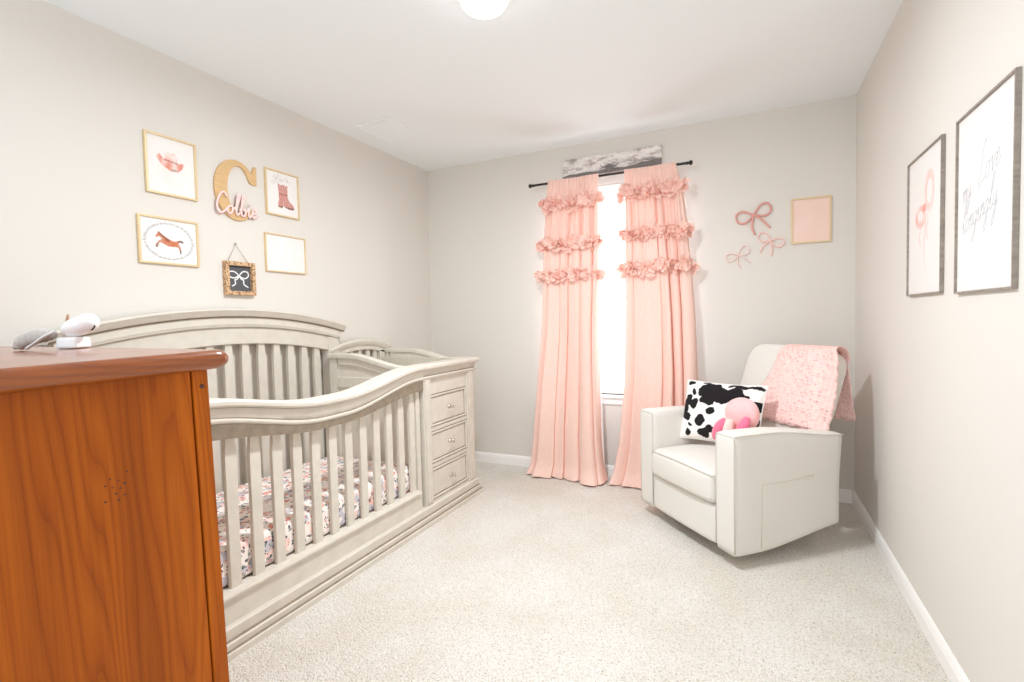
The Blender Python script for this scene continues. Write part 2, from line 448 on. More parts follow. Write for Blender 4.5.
# window
w1 = empty('window_1', ((WX0+WX1)/2, YB+.06, WZ0), kind='structure')
b = MB()
for x0, x1, z0, z1 in ((WX0,WX0+.05,WZ0,WZ1), (WX1-.05,WX1,WZ0,WZ1), (WX0+.05,WX1-.05,WZ0,WZ0+.05), (WX0+.05,WX1-.05,WZ1-.05,WZ1)):
    b.box(x0, x1, YB+.06, YB+.1, z0, z1, .004)
b.build('window_frame', M['trim'], w1)
b = MB(); b.box(WX0+.05, WX1-.05, YB+.078, YB+.082, WZ0+.05, WZ1-.05); b.build('pane', M['glass'], w1)
b = MB(); b.box(WX0-.03, WX1+.03, YB-.03, YB+.06, WZ0-.022, WZ0, .006); b.box(WX0-.02, WX1+.02, YB-.012, YB-.0005, WZ0-.07, WZ0-.022, .004)
b.build('window_sill', M['trim'], w1)
b = MB(); b.box(WX0+.01, WX1-.01, YB+.005, YB+.05, WZ1-.06, WZ1-.002, .006); b.build('blind_headrail', M['trim'], w1)

# ceiling light and vent
LX, LY = -.90, 1.73
lt = empty('ceiling_light', (LX, LY, H), label='lit round white flush-mount lamp on the ceiling', cat='ceiling light')
b = MB(); b.lathe([(.001,H-.0005), (.145,H-.0005), (.145,H-.012), (.13,H-.026), (.098,H-.034), (.001,H-.034)], (LX,LY,0), n=40); b.build('base_ring', M['trim'], lt, True, angle=40)
b = MB(); b.lathe([(.001,H-.0345), (.091,H-.0345), (.093,H-.052), (.088,H-.075), (.07,H-.094), (.04,H-.103), (.001,H-.106)], (LX,LY,0), n=40); b.build('diffuser', M['lamp'], lt, True, angle=60)
vt = empty('ceiling_vent', (-2.15,2.73,H), label='white louvred air register on the ceiling near the left wall', cat='vent')
b = MB()
vx0, vx1, vy0, vy1 = -2.295, -2.01, 2.55, 2.905
for x0, x1, y0, y1 in ((vx0,vx0+.028,vy0,vy1), (vx1-.028,vx1,vy0,vy1), (vx0+.028,vx1-.028,vy0,vy0+.028), (vx0+.028,vx1-.028,vy1-.028,vy1)):
    b.box(x0, x1, y0, y1, H-.009, H-.0005, .003)
b.build('frame', M['ceiling'], vt)
b = MB()
for k in range(12):
    yy = vy0+.04+k*.0245
    b.prism([(yy,H-.002), (yy+.016,H-.008), (yy+.017,H-.0075), (yy+.001,H-.0012)], lambda p: (vx0+.028,p[0],p[1]), lambda p: (vx1-.028,p[0],p[1]))
b.build('louvre', M['ceiling'], vt)

# ------------------------------------------------------------------ dresser
DR = empty('dresser', (-.9418,.6182,1.1214), label='tall honey-stained wooden dresser with rounded top edge, in front of the crib', cat='dresser')
DR.rotation_euler = Matrix.Rotation(R(-4.01), 4, 'Z').to_euler()
DR.rotation_euler = (Matrix.Rotation(R(-4.01), 3, 'Z') @ Matrix.Rotation(R(1.22), 3, 'X')).to_euler()
DW, DD, DH = 1.40, .50, 1.116
T = .036
b = MB(); b.box(-.024, -.004, -DD+.01, -.0305, -DH+.05, -T, .001); b.build('side_panel', M['wood'], DR, local=True)
rnd = random.Random(4)
for y, z in ((-.128,-.155), (-.119,-.160), (-.134,-.163), (-.126,-.168), (-.117,-.172), (-.123,-.178), (-.112,-.166), (-.135,-.186), (-.120,-.188), (-.108,-.15), (-.113,-.183)):
    r_ = rnd.uniform(.0016, .0026); b = MB(); b.lathe([(.0002,-.0012), (r_,-.001), (r_*.8,.0004), (.0002,.0005)], (-.004,y*1.25-.008,z*1.15-.022), 'x', 8)
    b.build('pin_mark', M['darkpeg'], DR, local=True)
b = MB(); b.box(-.030, 0, -.0275, 0, -DH, -T, .002); 
b.build('front_stile', M['wood'], DR, local=True)
b = MB(); b.lathe([(.0005,0), (.0042,0), (.0042,.0012), (.0005,.0016)], (0,-.013,-.068), 'x', 12); b.build('peg', M['darkpeg'], DR, True, True)
b = MB(); b.box(-DW, -.026, -DD, -.02, -DH+.05, -T); b.box(-DW, -.03, -.02, -.004, -DH+.05, -T-.0)
b.build('carcass', M['wood'], DR, local=True)
for x0, x1, y0, y1, z0, z1 in ((-.05,0,-DD,-DD+.045,-DH-.006,-T), (-DW,-DW+.05,-.05,0,-DH,-DH+.05), (-DW,-DW+.05,-DD,-DD+.05,-DH-.006,-DH+.05)):
    b = MB(); b.box(x0, x1, y0, y1, z0, z1, .002); b.build('leg_post', M['wood'], DR, local=True)
# top board with a full bullnose: the outline's corners round in plan
def top_outline(o, rc=.03, n=7):
    x0, x1, y0, y1 = -DW-o, o, -DD-o, o
    out = []
    for cx, cy, a0 in ((x1-rc,y1-rc,0), (x0+rc,y1-rc,90), (x0+rc,y0+rc,180), (x1-rc,y0+rc,270)):
        for k in range(n): a = R(a0+90*k/(n-1)); out.append((cx+rc*math.cos(a), cy+rc*math.sin(a)))
    return out
b = MB(); rows = []
for k in range(11):
    a = R(-90+180*k/10)
    ins = (1-math.cos(a))*.016
    rows.append([(p[0], p[1], -T/2+math.sin(a)*T/2) for p in top_outline(.035-ins, .03)])
vs = b.grid(rows, close_v=True); b.bm.faces.new(vs[0][::-1]); b.bm.faces.new(vs[-1])
b.build('top_board', M['woodtop'], DR, True, True, angle=50)
DRM = Matrix.Translation(DR.location) @ DR.rotation_euler.to_matrix().to_4x4()
def dtop(x, y, z): return DRM @ Vector((x, y, z))

# small things on the dresser
def dresser_thing(name, x, y, label, cat):
    return empty(name, dtop(x, y, .0008), R(25), label=label, cat=cat)
mo = dresser_thing('baby_monitor', -.536, -.012, 'white rounded baby monitor camera on a small square base, on the dresser', 'baby monitor')
b = MB(); b.rbox((0,0,.0135), (.050,.045,.027), .005, 6, lambda u, w: Vector((w.x*(1-.04*u.z), w.y, w.z))); b.build('base', M['whiteplastic'], mo, True, True)
rt = Matrix.Rotation(R(-16), 3, 'Y')
b = MB(); b.ell((.014,0,.053), (.040,.024,.0225), 28, 16, lambda u, w: Vector((w.x, w.y, w.z*(1+.10*u.x))), rot=rt); b.ell((.038,0,.0615), (.0225,.0225,.0225), 24, 16)
b.build('head', M['whiteplastic'], mo, True, True)
b = MB(); b.tube([(.038+.0232*math.cos(a), -.006, .0625+.0232*math.sin(a)) for a in [R(-58+9*k) for k in range(5)]], .0016, 8); b.build('lens_slit', M['dark'], mo, True, True)
cb = dresser_thing('cloth_bundle', -.530, -.012, 'rolled grey cloth lying beside the white baby monitor', 'cloth')
b = MB()
sp = spline([(-.136,-.012,.004), (-.122,-.012,.012), (-.105,-.012,.022), (-.08,-.012,.031), (-.058,-.012,.034), (-.040,-.012,.036)], 6)
rr = [.004+.0125*smooth(i/10)+.0012*math.sin(i*1.7) for i in range(len(sp))]
rr = [r*(1-.3*smooth((i-22)/8)) for i, r in enumerate(rr)]
sp = [Vector((p.x, p.y, max(p.z, rr[i]*1.02))) for i, p in enumerate(sp)]
b.tube(sp, rr, 14); b.ell((-.118,-.012,.011), (.018,.012,.011), 16, 10)
b.build('roll', M['greycloth'], cb, True, True)
b = MB(); b.tube(spline([(-.086,-.032,.003), (-.066,-.031,.016), (-.045,-.030,.030), (-.028,-.020,.042)], 5), .0028, 8, flat=2.0); tag(b.build('strap', M['chalkwhite'], cb, True, True), 'white strap')
st = dresser_thing('small_brush', -.528, .004, 'small slim brush with a brown tip behind the rolled cloth', 'brush')
b = MB(); b.tube([(-.050,.0,.002), (-.044,.0,.03), (-.040,.0,.048)], [.0025,.003,.0032], 10); b.build('handle', M['greycloth'], st, True, True)
b = MB(); b.tube([(-.040,.0,.048), (-.036,.0,.066), (-.033,.0,.082)], [.0035,.004,.0025], 10); b.build('tip', M['browncap'], st, True, True)

# ------------------------------------------------------------------ crib with attached changer
CR = empty('convertible_crib', (-2.04,1.96,0), label='greige crib with arched headboard, slatted sides and attached three-drawer changer', cat='crib')
XF = -1.636       # front of the base moulding
YA, YJ, YE = .985, 2.345, 2.962
def yp(x_off, y): return lambda p: (XF+p[0]+x_off, y, p[1])
# base moulding: stepped, with antique glaze in the grooves; returns along the far end of the changer
bprof = [(-.10,0), (0,0), (0,.022), (-.004,.026), (-.012,.030), (-.010,.050), (-.016,.054), (-.026,.058), (-.024,.094), (-.030,.100), (-.10,.100)]
bmis = [0,0,0,1,0,0,1,0,0,0,0]
def base_piece(y0, y1, corner):
    b = MB()
    if corner:
        path = [lambda p: (XF+p[0], y0, p[1]), lambda p: (XF+p[0], y1+p[0], p[1]), lambda p: (-2.43, y1+p[0], p[1])]
    else: path = [lambda p: (XF+p[0], y0, p[1]), lambda p: (XF+p[0], y1, p[1])]
    b.sweep(bprof, path, mis=bmis)
    return b.build('base_moulding', [M['crib'], M['glaze']], CR)
base_piece(YA, YJ-.001, False); base_piece(YJ, YE, True)
CY = 1.672; HW = .70
def dip(y): return 1-smooth((abs(y-CY)-.06)/(HW-.12))
fcap = lambda y: .918-.076*dip(y)
fbead = lambda y: .843-.090*dip(y)
fbot = lambda y: .775-.064*dip(y)
ys = [YA+(YJ-YA)*i/48 for i in range(49)]
# front rail: cap, cove and bead above a plain fascia
b = MB()
cp = [(-.125,-.03), (-.025,-.03), (-.012,-.028), (-.006,-.020), (-.006,-.008), (-.012,0), (-.115,0), (-.125,-.008)]
b.sweep(cp, [lambda p, y=y: (XF+p[0]-.006, y, fcap(y)+p[1]) for y in ys], mis=[0,1,0,0,0,0,0,0])
b.build('rail_cap', [M['crib'], M['glaze']], CR, True, angle=35)
b = MB()
for i in range(len(ys)-1): pass
def cove(y):
    t, u = fcap(y)-.03, fbead(y)
    return [(-.10,t), (-.026,t), (-.028,t-.35*(t-u)), (-.033,t-.75*(t-u)), (-.035,u+.012), (-.031,u+.008), (-.029,u), (-.031,u-.006), (-.0345,u-.010), (-.035,fbot(y)), (-.092,fbot(y)), (-.10,fbot(y)+.01)]
rows = [[(XF+x, y, z) for x, z in cove(y)] for y in ys]
mi = [0,0,0,0,1,0,0,0,1,0,0,0]
vs = [[b.bm.verts.new(p) for p in r] for r in rows]
for i in range(len(vs)-1):
    for j in range(12):
        f = b.bm.faces.new((vs[i][j], vs[i+1][j], vs[i+1][(j+1)%12], vs[i][(j+1)%12])); f.material_index = mi[j]
b.bm.faces.new(vs[0][::-1]); b.bm.faces.new(vs[-1])
b.build('front_rail', [M['crib'], M['glaze']], CR, True, angle=35)
# lower front rail
b = MB()
lp = [(-.085,.10), (-.040,.10), (-.040,.186), (-.030,.190), (-.028,.200), (-.032,.208), (-.052,.212), (-.085,.212)]
b.sweep(lp, [lambda p, y=y: (XF+p[0]-.006, y, p[1]) for y in (YA+.05, YJ-.042)], mis=[0,0,1,0,0,0,0,0]); b.build('lower_rail', [M['crib'], M['glaze']], CR, True, angle=30)
# front slats: flat, slightly narrowed shoulders
def slat(xa, xb, yc, w, z0, z1, name='slat'):
    b = MB(); hw = w/2
    out = [(-hw,z0), (hw,z0), (hw,z1-.075), (hw*.82,z1-.02), (hw*.78,z1+.008), (-hw*.78,z1+.008), (-hw*.82,z1-.02), (-hw,z1-.075)]
    b.prism(out, lambda p: (xa, yc+p[0], p[1]), lambda p: (xb, yc+p[0], p[1]))
    bmesh.ops.bevel(b.bm, geom=list(b.bm.edges), offset=.0025, segments=2, affect='EDGES')
    return b.build(name, M['crib'], CR)
for k in range(-4, 9):
    y = 1.485+.0985*k
    slat(XF-.083, XF-.066, y, .046, .21, fbot(y))
# near end posts / far end posts of the front
b = MB(); b.box(XF-.122, XF-.026, YA-.010, YA+.043, .095, fcap(YA)-.028, .003); b.build('post', M['crib'], CR)
b = MB(); b.box(XF-.10, XF-.058, YJ-.042, YJ-.008, .10, fbead(YJ)-.012, .003); b.build('post', M['crib'], CR)
# end panels: S-curved top, framed recessed panel
def end_panel(y0, y1, zb, zf, name, xa=-2.345):
    xb = XF-.10
    def top(x):
        t = (x+2.19)/(.42); return zb+(zf-zb)*smooth(t)-.012*math.sin(max(0, min(1, (x-xa)/(-2.19-xa)))*math.pi)*0
    xs = [xa+(xb-xa)*i/26 for i in range(27)]
    b = MB()
    poly = [(xa,.11), (xb,.11)]+[(x, top(x)-.028) for x in reversed(xs)]
    b.prism(poly, lambda p: (p[0], y0+.012, p[1]), lambda p: (p[0], y1-.012, p[1]))
    for x0, x1 in ((xa,xa+.06), (xb-.06,xb)):
        b.prism([(x0,.11), (x1,.11), (x1,top(x1)-.028), ((x0+x1)/2,top((x0+x1)/2)-.028), (x0,top(x0)-.028)], lambda p: (p[0], y0, p[1]), lambda p: (p[0], y1, p[1]))
    for z0, z1 in ((.11,.2), (.775,.84)):
        b.box(xa+.06, xb-.06, y0, y1, z0, z1, .003)
    # top rail under the cap follows the S
    poly = [(x, top(x)-.07) for x in xs[3:-3]]+[(x, top(x)-.028) for x in reversed(xs[3:-3])]
    b.prism(poly, lambda p: (p[0], y0, p[1]), lambda p: (p[0], y1, p[1]))
    e = b.build(name, M['crib'], CR)
    b = MB()
    xs2 = [xa-.005+(xb-xa+.005)*i/30 for i in range(31)]
    pr = [(y0-.012,-.028), (y1+.012,-.028), (y1+.014,-.018), (y1+.012,-.004), (y1+.004,0), (y0-.004,0), (y0-.012,-.004), (y0-.014,-.018)]
    b.sweep(pr, [lambda p, x=x: (x, p[0], top(x)+p[1]) for x in xs2]); b.build('panel_cap', M['crib'], e, True, angle=35)
end_panel(2.314, 2.346, .984, .912, 'end_panel'); end_panel(2.905, 2.941, .982, .908, 'end_panel', -2.43); end_panel(YA+.005, YA+.041, .986, .915, 'end_panel')
# headboard
HC, HH = 1.705, .757
arch = lambda y: 1.255-.097*((y-HC)/HH)**2
hy = [HC-HH+2*HH*i/40 for i in range(41)]
hp = [(-2.44,-.045), (-2.362,-.045), (-2.352,-.038), (-2.344,-.022), (-2.338,-.014), (-2.334,-.008), (-2.336,0), (-2.44,0)]
b = MB(); b.sweep(hp, [lambda p, y=y: (p[0], y, arch(y)+p[1]) for y in hy], mis=[0,1,0,0,0,0,0,0]); b.build('crown_moulding', [M['crib'], M['glaze']], CR, True, angle=30)
hp = [(-2.44,-.092), (-2.372,-.092), (-2.370,-.086), (-2.366,-.078), (-2.368,-.045), (-2.44,-.045)]
b = MB(); b.sweep(hp, [lambda p, y=y: (p[0], y, arch(y)+p[1]) for y in [HC-HH+.022+2*(HH-.022)*i/40 for i in range(41)]], mis=[1,0,0,0,0,0]); b.build('frieze', [M['crib'], M['glaze']], CR, True, angle=30)
HI = .73
hp = [(-2.436,-.182), (-2.388,-.182), (-2.385,-.178), (-2.385,-.092), (-2.436,-.092)]
b = MB(); b.sweep(hp, [lambda p, y=y: (p[0], y, arch(y)+p[1]) for y in [HC-HI+.05+2*(HI-.05)*i/40 for i in range(41)]]); b.build('headboard_rail', M['crib'], CR)
for y0 in (HC-HI, HC+HI-.088):
    b = MB(); b.box(-2.437, -2.378, y0, y0+.088, .0, arch(y0+.044)-.088, .003); b.build('post', M['crib'], CR)
b = MB(); b.box(-2.434, -2.386, HC-HI+.05, HC+HI-.05, .14, .30, .003); b.build('headboard_rail', M['crib'], CR)
for k in range(-6, 7):
    y = 1.691+.0965*k
    if abs(y-HC) < HI-.11: slat(-2.418, -2.398, y, .048, .295, arch(y)-.182)
# mattress support
b = MB(); b.box(-2.372, -1.735, YA+.05, 2.306, .185, .206, .002); b.build('mattress_support', M['crib'], CR)
# changer: cabinet, small slatted back, tray
YS = 2.352
b = MB()
b.box(-2.43, -1.700, YS, 2.925, .10, .80); b.build('changer_cabinet', M['crib'], CR)
b = MB()
FX = -1.684
b.box(FX-.02, FX+.008, YS, 2.421, .10, .845, .003); b.box(FX-.02, FX+.008, 2.838, 2.925, .10, .845, .003)
for z0, z1 in ((.10,.112), (.302,.326), (.518,.542), (.737,.845)): b.box(FX-.02, FX, 2.421, 2.838, z0, z1, .002)
b.build('face_frame', M['crib'], CR)
b = MB(); b.box(FX+.008, FX+.014, 2.362, 2.412, .112, .835, .003); b.build('pilaster', M['crib'], CR)
b = MB(); b.box(FX+.008, FX+.014, 2.858, 2.912, .112, .835, .003); b.build('pilaster', M['crib'], CR)
def drawer(z0, z1):
    y0, y1 = 2.424, 2.835
    b = MB(); b.box(FX-.30, FX-.008, y0+.004, y1-.004, z0+.004, z1-.004, mi=0)
    b.box(FX-.008, FX-.003, y0+.022, y1-.022, z0+.022, z1-.022, .002)
    # raised bead around the edge, antique glaze line inside it
    for a0, a1, c0, c1 in ((y0+.003,y1-.003,z0+.003,z0+.014), (y0+.003,y1-.003,z1-.014,z1-.003), (y0+.003,y0+.014,z0+.014,z1-.014), (y1-.014,y1-.003,z0+.014,z1-.014)):
        b.box(FX-.010, FX+.003, a0, a1, c0, c1, .003)
    for a0, a1, c0, c1 in ((y0+.0005,y1-.0005,z0,z0+.003), (y0+.0005,y1-.0005,z1-.003,z1), (y0,y0+.003,z0,z1), (y1-.003,y1,z0,z1), (y0+.014,y1-.014,z0+.014,z0+.017), (y0+.014,y1-.014,z1-.017,z1-.014), (y0+.014,y0+.017,z0+.014,z1-.014), (y1-.017,y1-.014,z0+.014,z1-.014)):
        b.box(FX-.012, FX-.0055, a0, a1, c0, c1, mi=1)
    d = b.build('drawer', [M['crib'], M['glaze']], CR)
    b = MB(); zc = (z0+z1)/2
    b.lathe([(.0005,-.003), (.013,-.003), (.012,.001), (.006,.004), (.0055,.012), (.010,.017), (.0135,.022), (.0125,.027), (.007,.031), (.0005,.032)], (FX,2.63,zc), 'x', 20)
    tag(b.build('knob', M['nickel'], d, True), 'satin nickel knob')
drawer(.114, .300); drawer(.328, .516); drawer(.544, .735)
# cornice of the changer, returning along its far side, and the tray
cprof = [(x, z-.003) for x, z in [(-.10,.832), (-.030,.832), (-.026,.838), (-.022,.848), (-.026,.854), (-.034,.858), (-.033,.868), (-.029,.882), (-.026,.891), (-.012,.893), (-.006,.901), (-.006,.913), (-.012,.921), (-.125,.921)]]
cm = [0,0,0,0,1,0,0,0,1,0,0,0,0,0]
b = MB()
b.sweep(cprof, [lambda p: (XF+p[0]-.006, YJ+.002, p[1]), lambda p: (XF+p[0]-.006, YE+.012+p[0], p[1]), lambda p: (-2.435, YE+.012+p[0], p[1])], mis=cm)
b.build('cornice', [M['crib'], M['glaze']], CR, True, angle=30)
b = MB(); b.box(-2.43, -1.76, YS, 2.9, .80, .815); b.build('changer_tray', M['crib'], CR)
mc, mh = 2.655, .295
marc = lambda y: 1.058-.05*((y-mc)/mh)**2
my = [mc-mh+2*mh*i/24 for i in range(25)]
b = MB(); b.sweep([(-2.44,-.042), (-2.385,-.042), (-2.375,-.03), (-2.37,-.012), (-2.375,0), (-2.44,0)], [lambda p, y=y: (p[0], y, marc(y)+p[1]) for y in my]); b.build('changer_back_cap', M['crib'], CR, True, angle=30)
b = MB(); b.sweep([(-2.435,-.072), (-2.392,-.072), (-2.392,-.042), (-2.435,-.042)], [lambda p, y=y: (p[0], y, marc(y)+p[1]) for y in [2.40+.50*i/20 for i in range(21)]])
b.box(-2.435, -2.392, 2.40, 2.45, .8, marc(2.42)-.06, .002); b.box(-2.435, -2.392, 2.845, 2.898, .8, marc(2.87)-.06, .002)
b.build('changer_back_frame', M['crib'], CR)
for y in (2.49, 2.572, 2.654, 2.736, 2.808): slat(-2.42, -2.405, y, .038, .805, marc(y)-.072)

# mattress
b = MB()
b.rbox((-2.041,1.6775,.283), (.638,1.262,.152), .032, 14, lambda u, w: Vector((w.x, w.y, w.z+(.006*math.cos(u.x*1.4)*math.cos(u.y*1.4)+.004*math.sin(w.y*17+w.x*9) if u.z > .5 else 0))))
tag(b.build('crib_mattress', M['floral'], None, True), 'crib mattress in a pink and grey floral fitted sheet', 'mattress')

# ------------------------------------------------------------------ pictures
def pip(x, y, poly):
    c = False; n = len(poly); j = n-1
    for i in range(n):
        xi, yi = poly[i]; xj, yj = poly[j]
        if (yi > y) != (yj > y) and x < (xj-xi)*(y-yi)/(yj-yi)+xi: c = not c
        j = i
    return c
def mixc(a, b, t): return tuple(a[i]+(b[i]-a[i])*t for i in range(3))+(1,)
def painted_plane(mb_fn, w, h, nu, nv, fn, name, parent, mat='print', local=False):
    b = MB(); b.grid([[mb_fn(-w/2+w*i/nu, -h/2+h*j/nv) for j in range(nv+1)] for i in range(nu+1)])
    bm = b.bm; cols = [fn(-w/2+w*i/nu, -h/2+h*j/nv) for i in range(nu+1) for j in range(nv+1)]
    lay = bm.verts.layers.float_color.new('Col')
    bm.verts.ensure_lookup_table()
    for v, c in zip(bm.verts, cols): v[lay] = c
    return b.build(name, M[mat], parent, local=local)
def axes(side):
    if side == 'left': return lambda c, u, v, n: (XL+n, c[0]+u, c[1]+v)
    if side == 'right': return lambda c, u, v, n: (XR-n, c[0]-u, c[1]+v)
    return lambda c, u, v, n: (c[0]+u, YB-n, c[1]+v)
def framed(side, c, w, h, fw, depth, fmat, fn, label, cat, name='framed_print', res=.0022, group=None, glass=True):
    ax = axes(side)
    o = empty(name, ax(c, 0, -h/2, 0), label=label, cat=cat, group=group)
    b = MB()
    W, Hh, iw, ih = w/2, h/2, w/2-fw, h/2-fw
    oc = [(-W,-Hh), (W,-Hh), (W,Hh), (-W,Hh)]; ic = [(-iw,-ih), (iw,-ih), (iw,ih), (-iw,ih)]
    for k in range(4):
        a, d, e, g = oc[k], oc[(k+1)%4], ic[(k+1)%4], ic[k]
        bo = [ax(c, *p, .0006) for p in (a, d, e, g)]; to = [ax(c, *p, depth) for p in (a, d, e, g)]
        vb = [b.bm.verts.new(p) for p in bo]; vt_ = [b.bm.verts.new(p) for p in to]
        b.bm.faces.new(vb); b.bm.faces.new(vt_)
        for i in range(4): b.bm.faces.new((vb[i], vb[(i+1)%4], vt_[(i+1)%4], vt_[i]))
    b.build('frame', fmat, o)
    if fn: painted_plane(lambda u, v: ax(c, u, v, depth*.45), 2*iw, 2*ih, int(2*iw/res), int(2*ih/res), fn, 'artwork', o)
    if glass:
        b = MB(); b.quad([ax(c, *p, depth*.75) for p in ic]); b.build('glazing', M['glass'], o)
    return o
def nz(u, v, s, seed=0): return noise.noise(Vector((u*s, v*s, seed)))
def wash(u, v, amt, s=25, seed=0): return max(0, min(1, amt*(.75+.9*nz(u, v, s, seed))))
PAPER = (.86,.83,.81,1)
def ell_d(u, v, cx, cy, a, b_): return math.hypot((u-cx)/a, (v-cy)/b_)
def hat_art(u, v):
    c = PAPER
    d = ell_d(u, v, .005, -.02, .068, .085)+.12*nz(u, v, 30, 4)
    if d < 1: c = mixc(c, srgb(247,228,222), wash(u, v, .55, 18, 2))
    # turned-up brim, crown, band
    brim = [(-.062,.045), (-.05,.05), (-.035,.03), (.03,.018), (.05,.028), (.058,.022), (.05,.0), (.03,-.018), (.0,-.022), (-.03,-.008), (-.052,.012), (-.064,.032)]
    crown = [(-.03,.026), (-.026,.055), (-.012,.066), (.0,.06), (.014,.066), (.026,.052), (.032,.018)]
    if pip(u, v, crown): c = mixc(c, srgb(240,186,172), wash(u, v, .95, 30, 7)+.1)
    if pip(u, v, brim): c = mixc(c, srgb(226,158,142), wash(u, v, .95, 34, 9)+.1)
    if abs(v-(.024-.13*u)) < .004 and -.032 < u < .034: c = mixc(c, srgb(176,112,98), .7)
    if ell_d(u, v, .012, -.014, .014, .006) < 1: c = mixc(c, srgb(150,140,110), .6)
    return c
def wreath(u, v, a, b_, wd, col, c):
    d = ell_d(u, v, 0, 0, a, b_); t = math.atan2(v/b_, u/a)
    e = abs(d-1)-.02*math.sin(t*34)
    if e < wd and nz(u, v, 160, 3) > -.25: return mixc(c, col, .55)
    return c
HORSE = [(-.062,.018), (-.052,.034), (-.046,.044), (-.04,.036), (-.026,.026), (-.008,.014), (.014,.004), (.030,.004), (.046,.010), (.058,.010), (.066,.002), (.06,-.002), (.048,.002), (.040,-.006), (.050,-.022), (.053,-.044), (.050,-.056), (.046,-.055), (.046,-.042), (.040,-.026), (.026,-.022), (.010,-.024), (-.010,-.022), (-.024,-.014), (-.042,-.008), (-.054,-.020), (-.050,-.030), (-.056,-.032), (-.062,-.020), (-.048,-.001), (-.034,.008), (-.040,.016), (-.048,.020), (-.056,.012)]
def horse_art(u, v):
    c = wreath(u, v, .108, .082, .055, srgb(150,150,152), PAPER)
    if pip(u, v, HORSE):
        c = mixc(c, srgb(200,120,84), min(1, .75+wash(u, v, .25, 40, 5)))
        if u > .042 and v > -.004 or v < -.036: c = mixc(c, srgb(70,64,62), .85)
        if v > .018+(-.9)*(u+.03) and u > -.05 and u < .0: c = mixc(c, srgb(120,66,50), .7)
    for a in ((-.07,-.022), (-.064,-.014)):
        if ell_d(u, v, a[0]+.012, a[1]-.004, .006, .006) < 1: c = mixc(c, srgb(90,80,74), .6)
    return c
BOOT = [(-.034,.066), (-.018,.056), (.0,.062), (.016,.056), (.026,.062), (.024,.030), (.026,-.004), (.036,-.018), (.054,-.030), (.064,-.044), (.062,-.056), (.030,-.058), (.010,-.052), (-.004,-.046), (-.012,-.058), (-.034,-.054), (-.036,-.04), (-.030,-.02), (-.030,.02)]
def boot_art(u, v):
    c = PAPER; bu, bv = u/1.15, v/1.15+.012
    for cx, cy, a in ((-.045,.088,.012), (-.02,.1,.01), (.03,.09,.012), (-.058,.06,.012), (-.03,.075,.014), (.045,.075,.01), (0,.08,.012)):
        d = ell_d(u, v, cx, cy, a*1.2, a)
        if .6 < d < 1 or d < .3: c = mixc(c, srgb(196,190,186), wash(u, v, .6, 80, 1))
    if pip(bu-.008, bv, BOOT):
        c = mixc(c, srgb(214,152,142), min(1, .75+wash(u, v, .25, 60, 8)))
        if math.sin(u*420+3*math.sin(v*120)) > .75 or abs(bv-.012) < .003: c = mixc(c, srgb(150,92,84), .7)
        if bv < -.048: c = mixc(c, srgb(120,84,76), .85)
    return c
def blank_art(u, v):
    c = PAPER
    if abs(u-.0-.25*v) < .012+.01*nz(u, v, 20, 2) and abs(v) < .06: c = mixc(c, srgb(232,226,222), .5)
    return c
P_COL = 'nursery prints on the left wall'
framed('left', (1.487,1.921), .232, .274, .0085, .014, M['gold'], hat_art, 'gold-framed watercolour of a pink cowgirl hat, upper left of the wall group', 'picture', group=P_COL)
framed('left', (1.4605,1.5695), .27, .217, .0085, .014, M['gold'], horse_art, 'gold-framed print of a brown galloping horse in an oval wreath', 'picture', group=P_COL)
framed('left', (2.108,1.926), .230, .258, .008, .014, M['gold'], boot_art, 'gold-framed print of a pink cowgirl boot with flowers', 'picture', group=P_COL)
framed('left', (2.116,1.581), .282, .216, .006, .014, M['gold'], blank_art, 'gold-framed pale print washed out by glare, below the boot print', 'picture', group=P_COL)

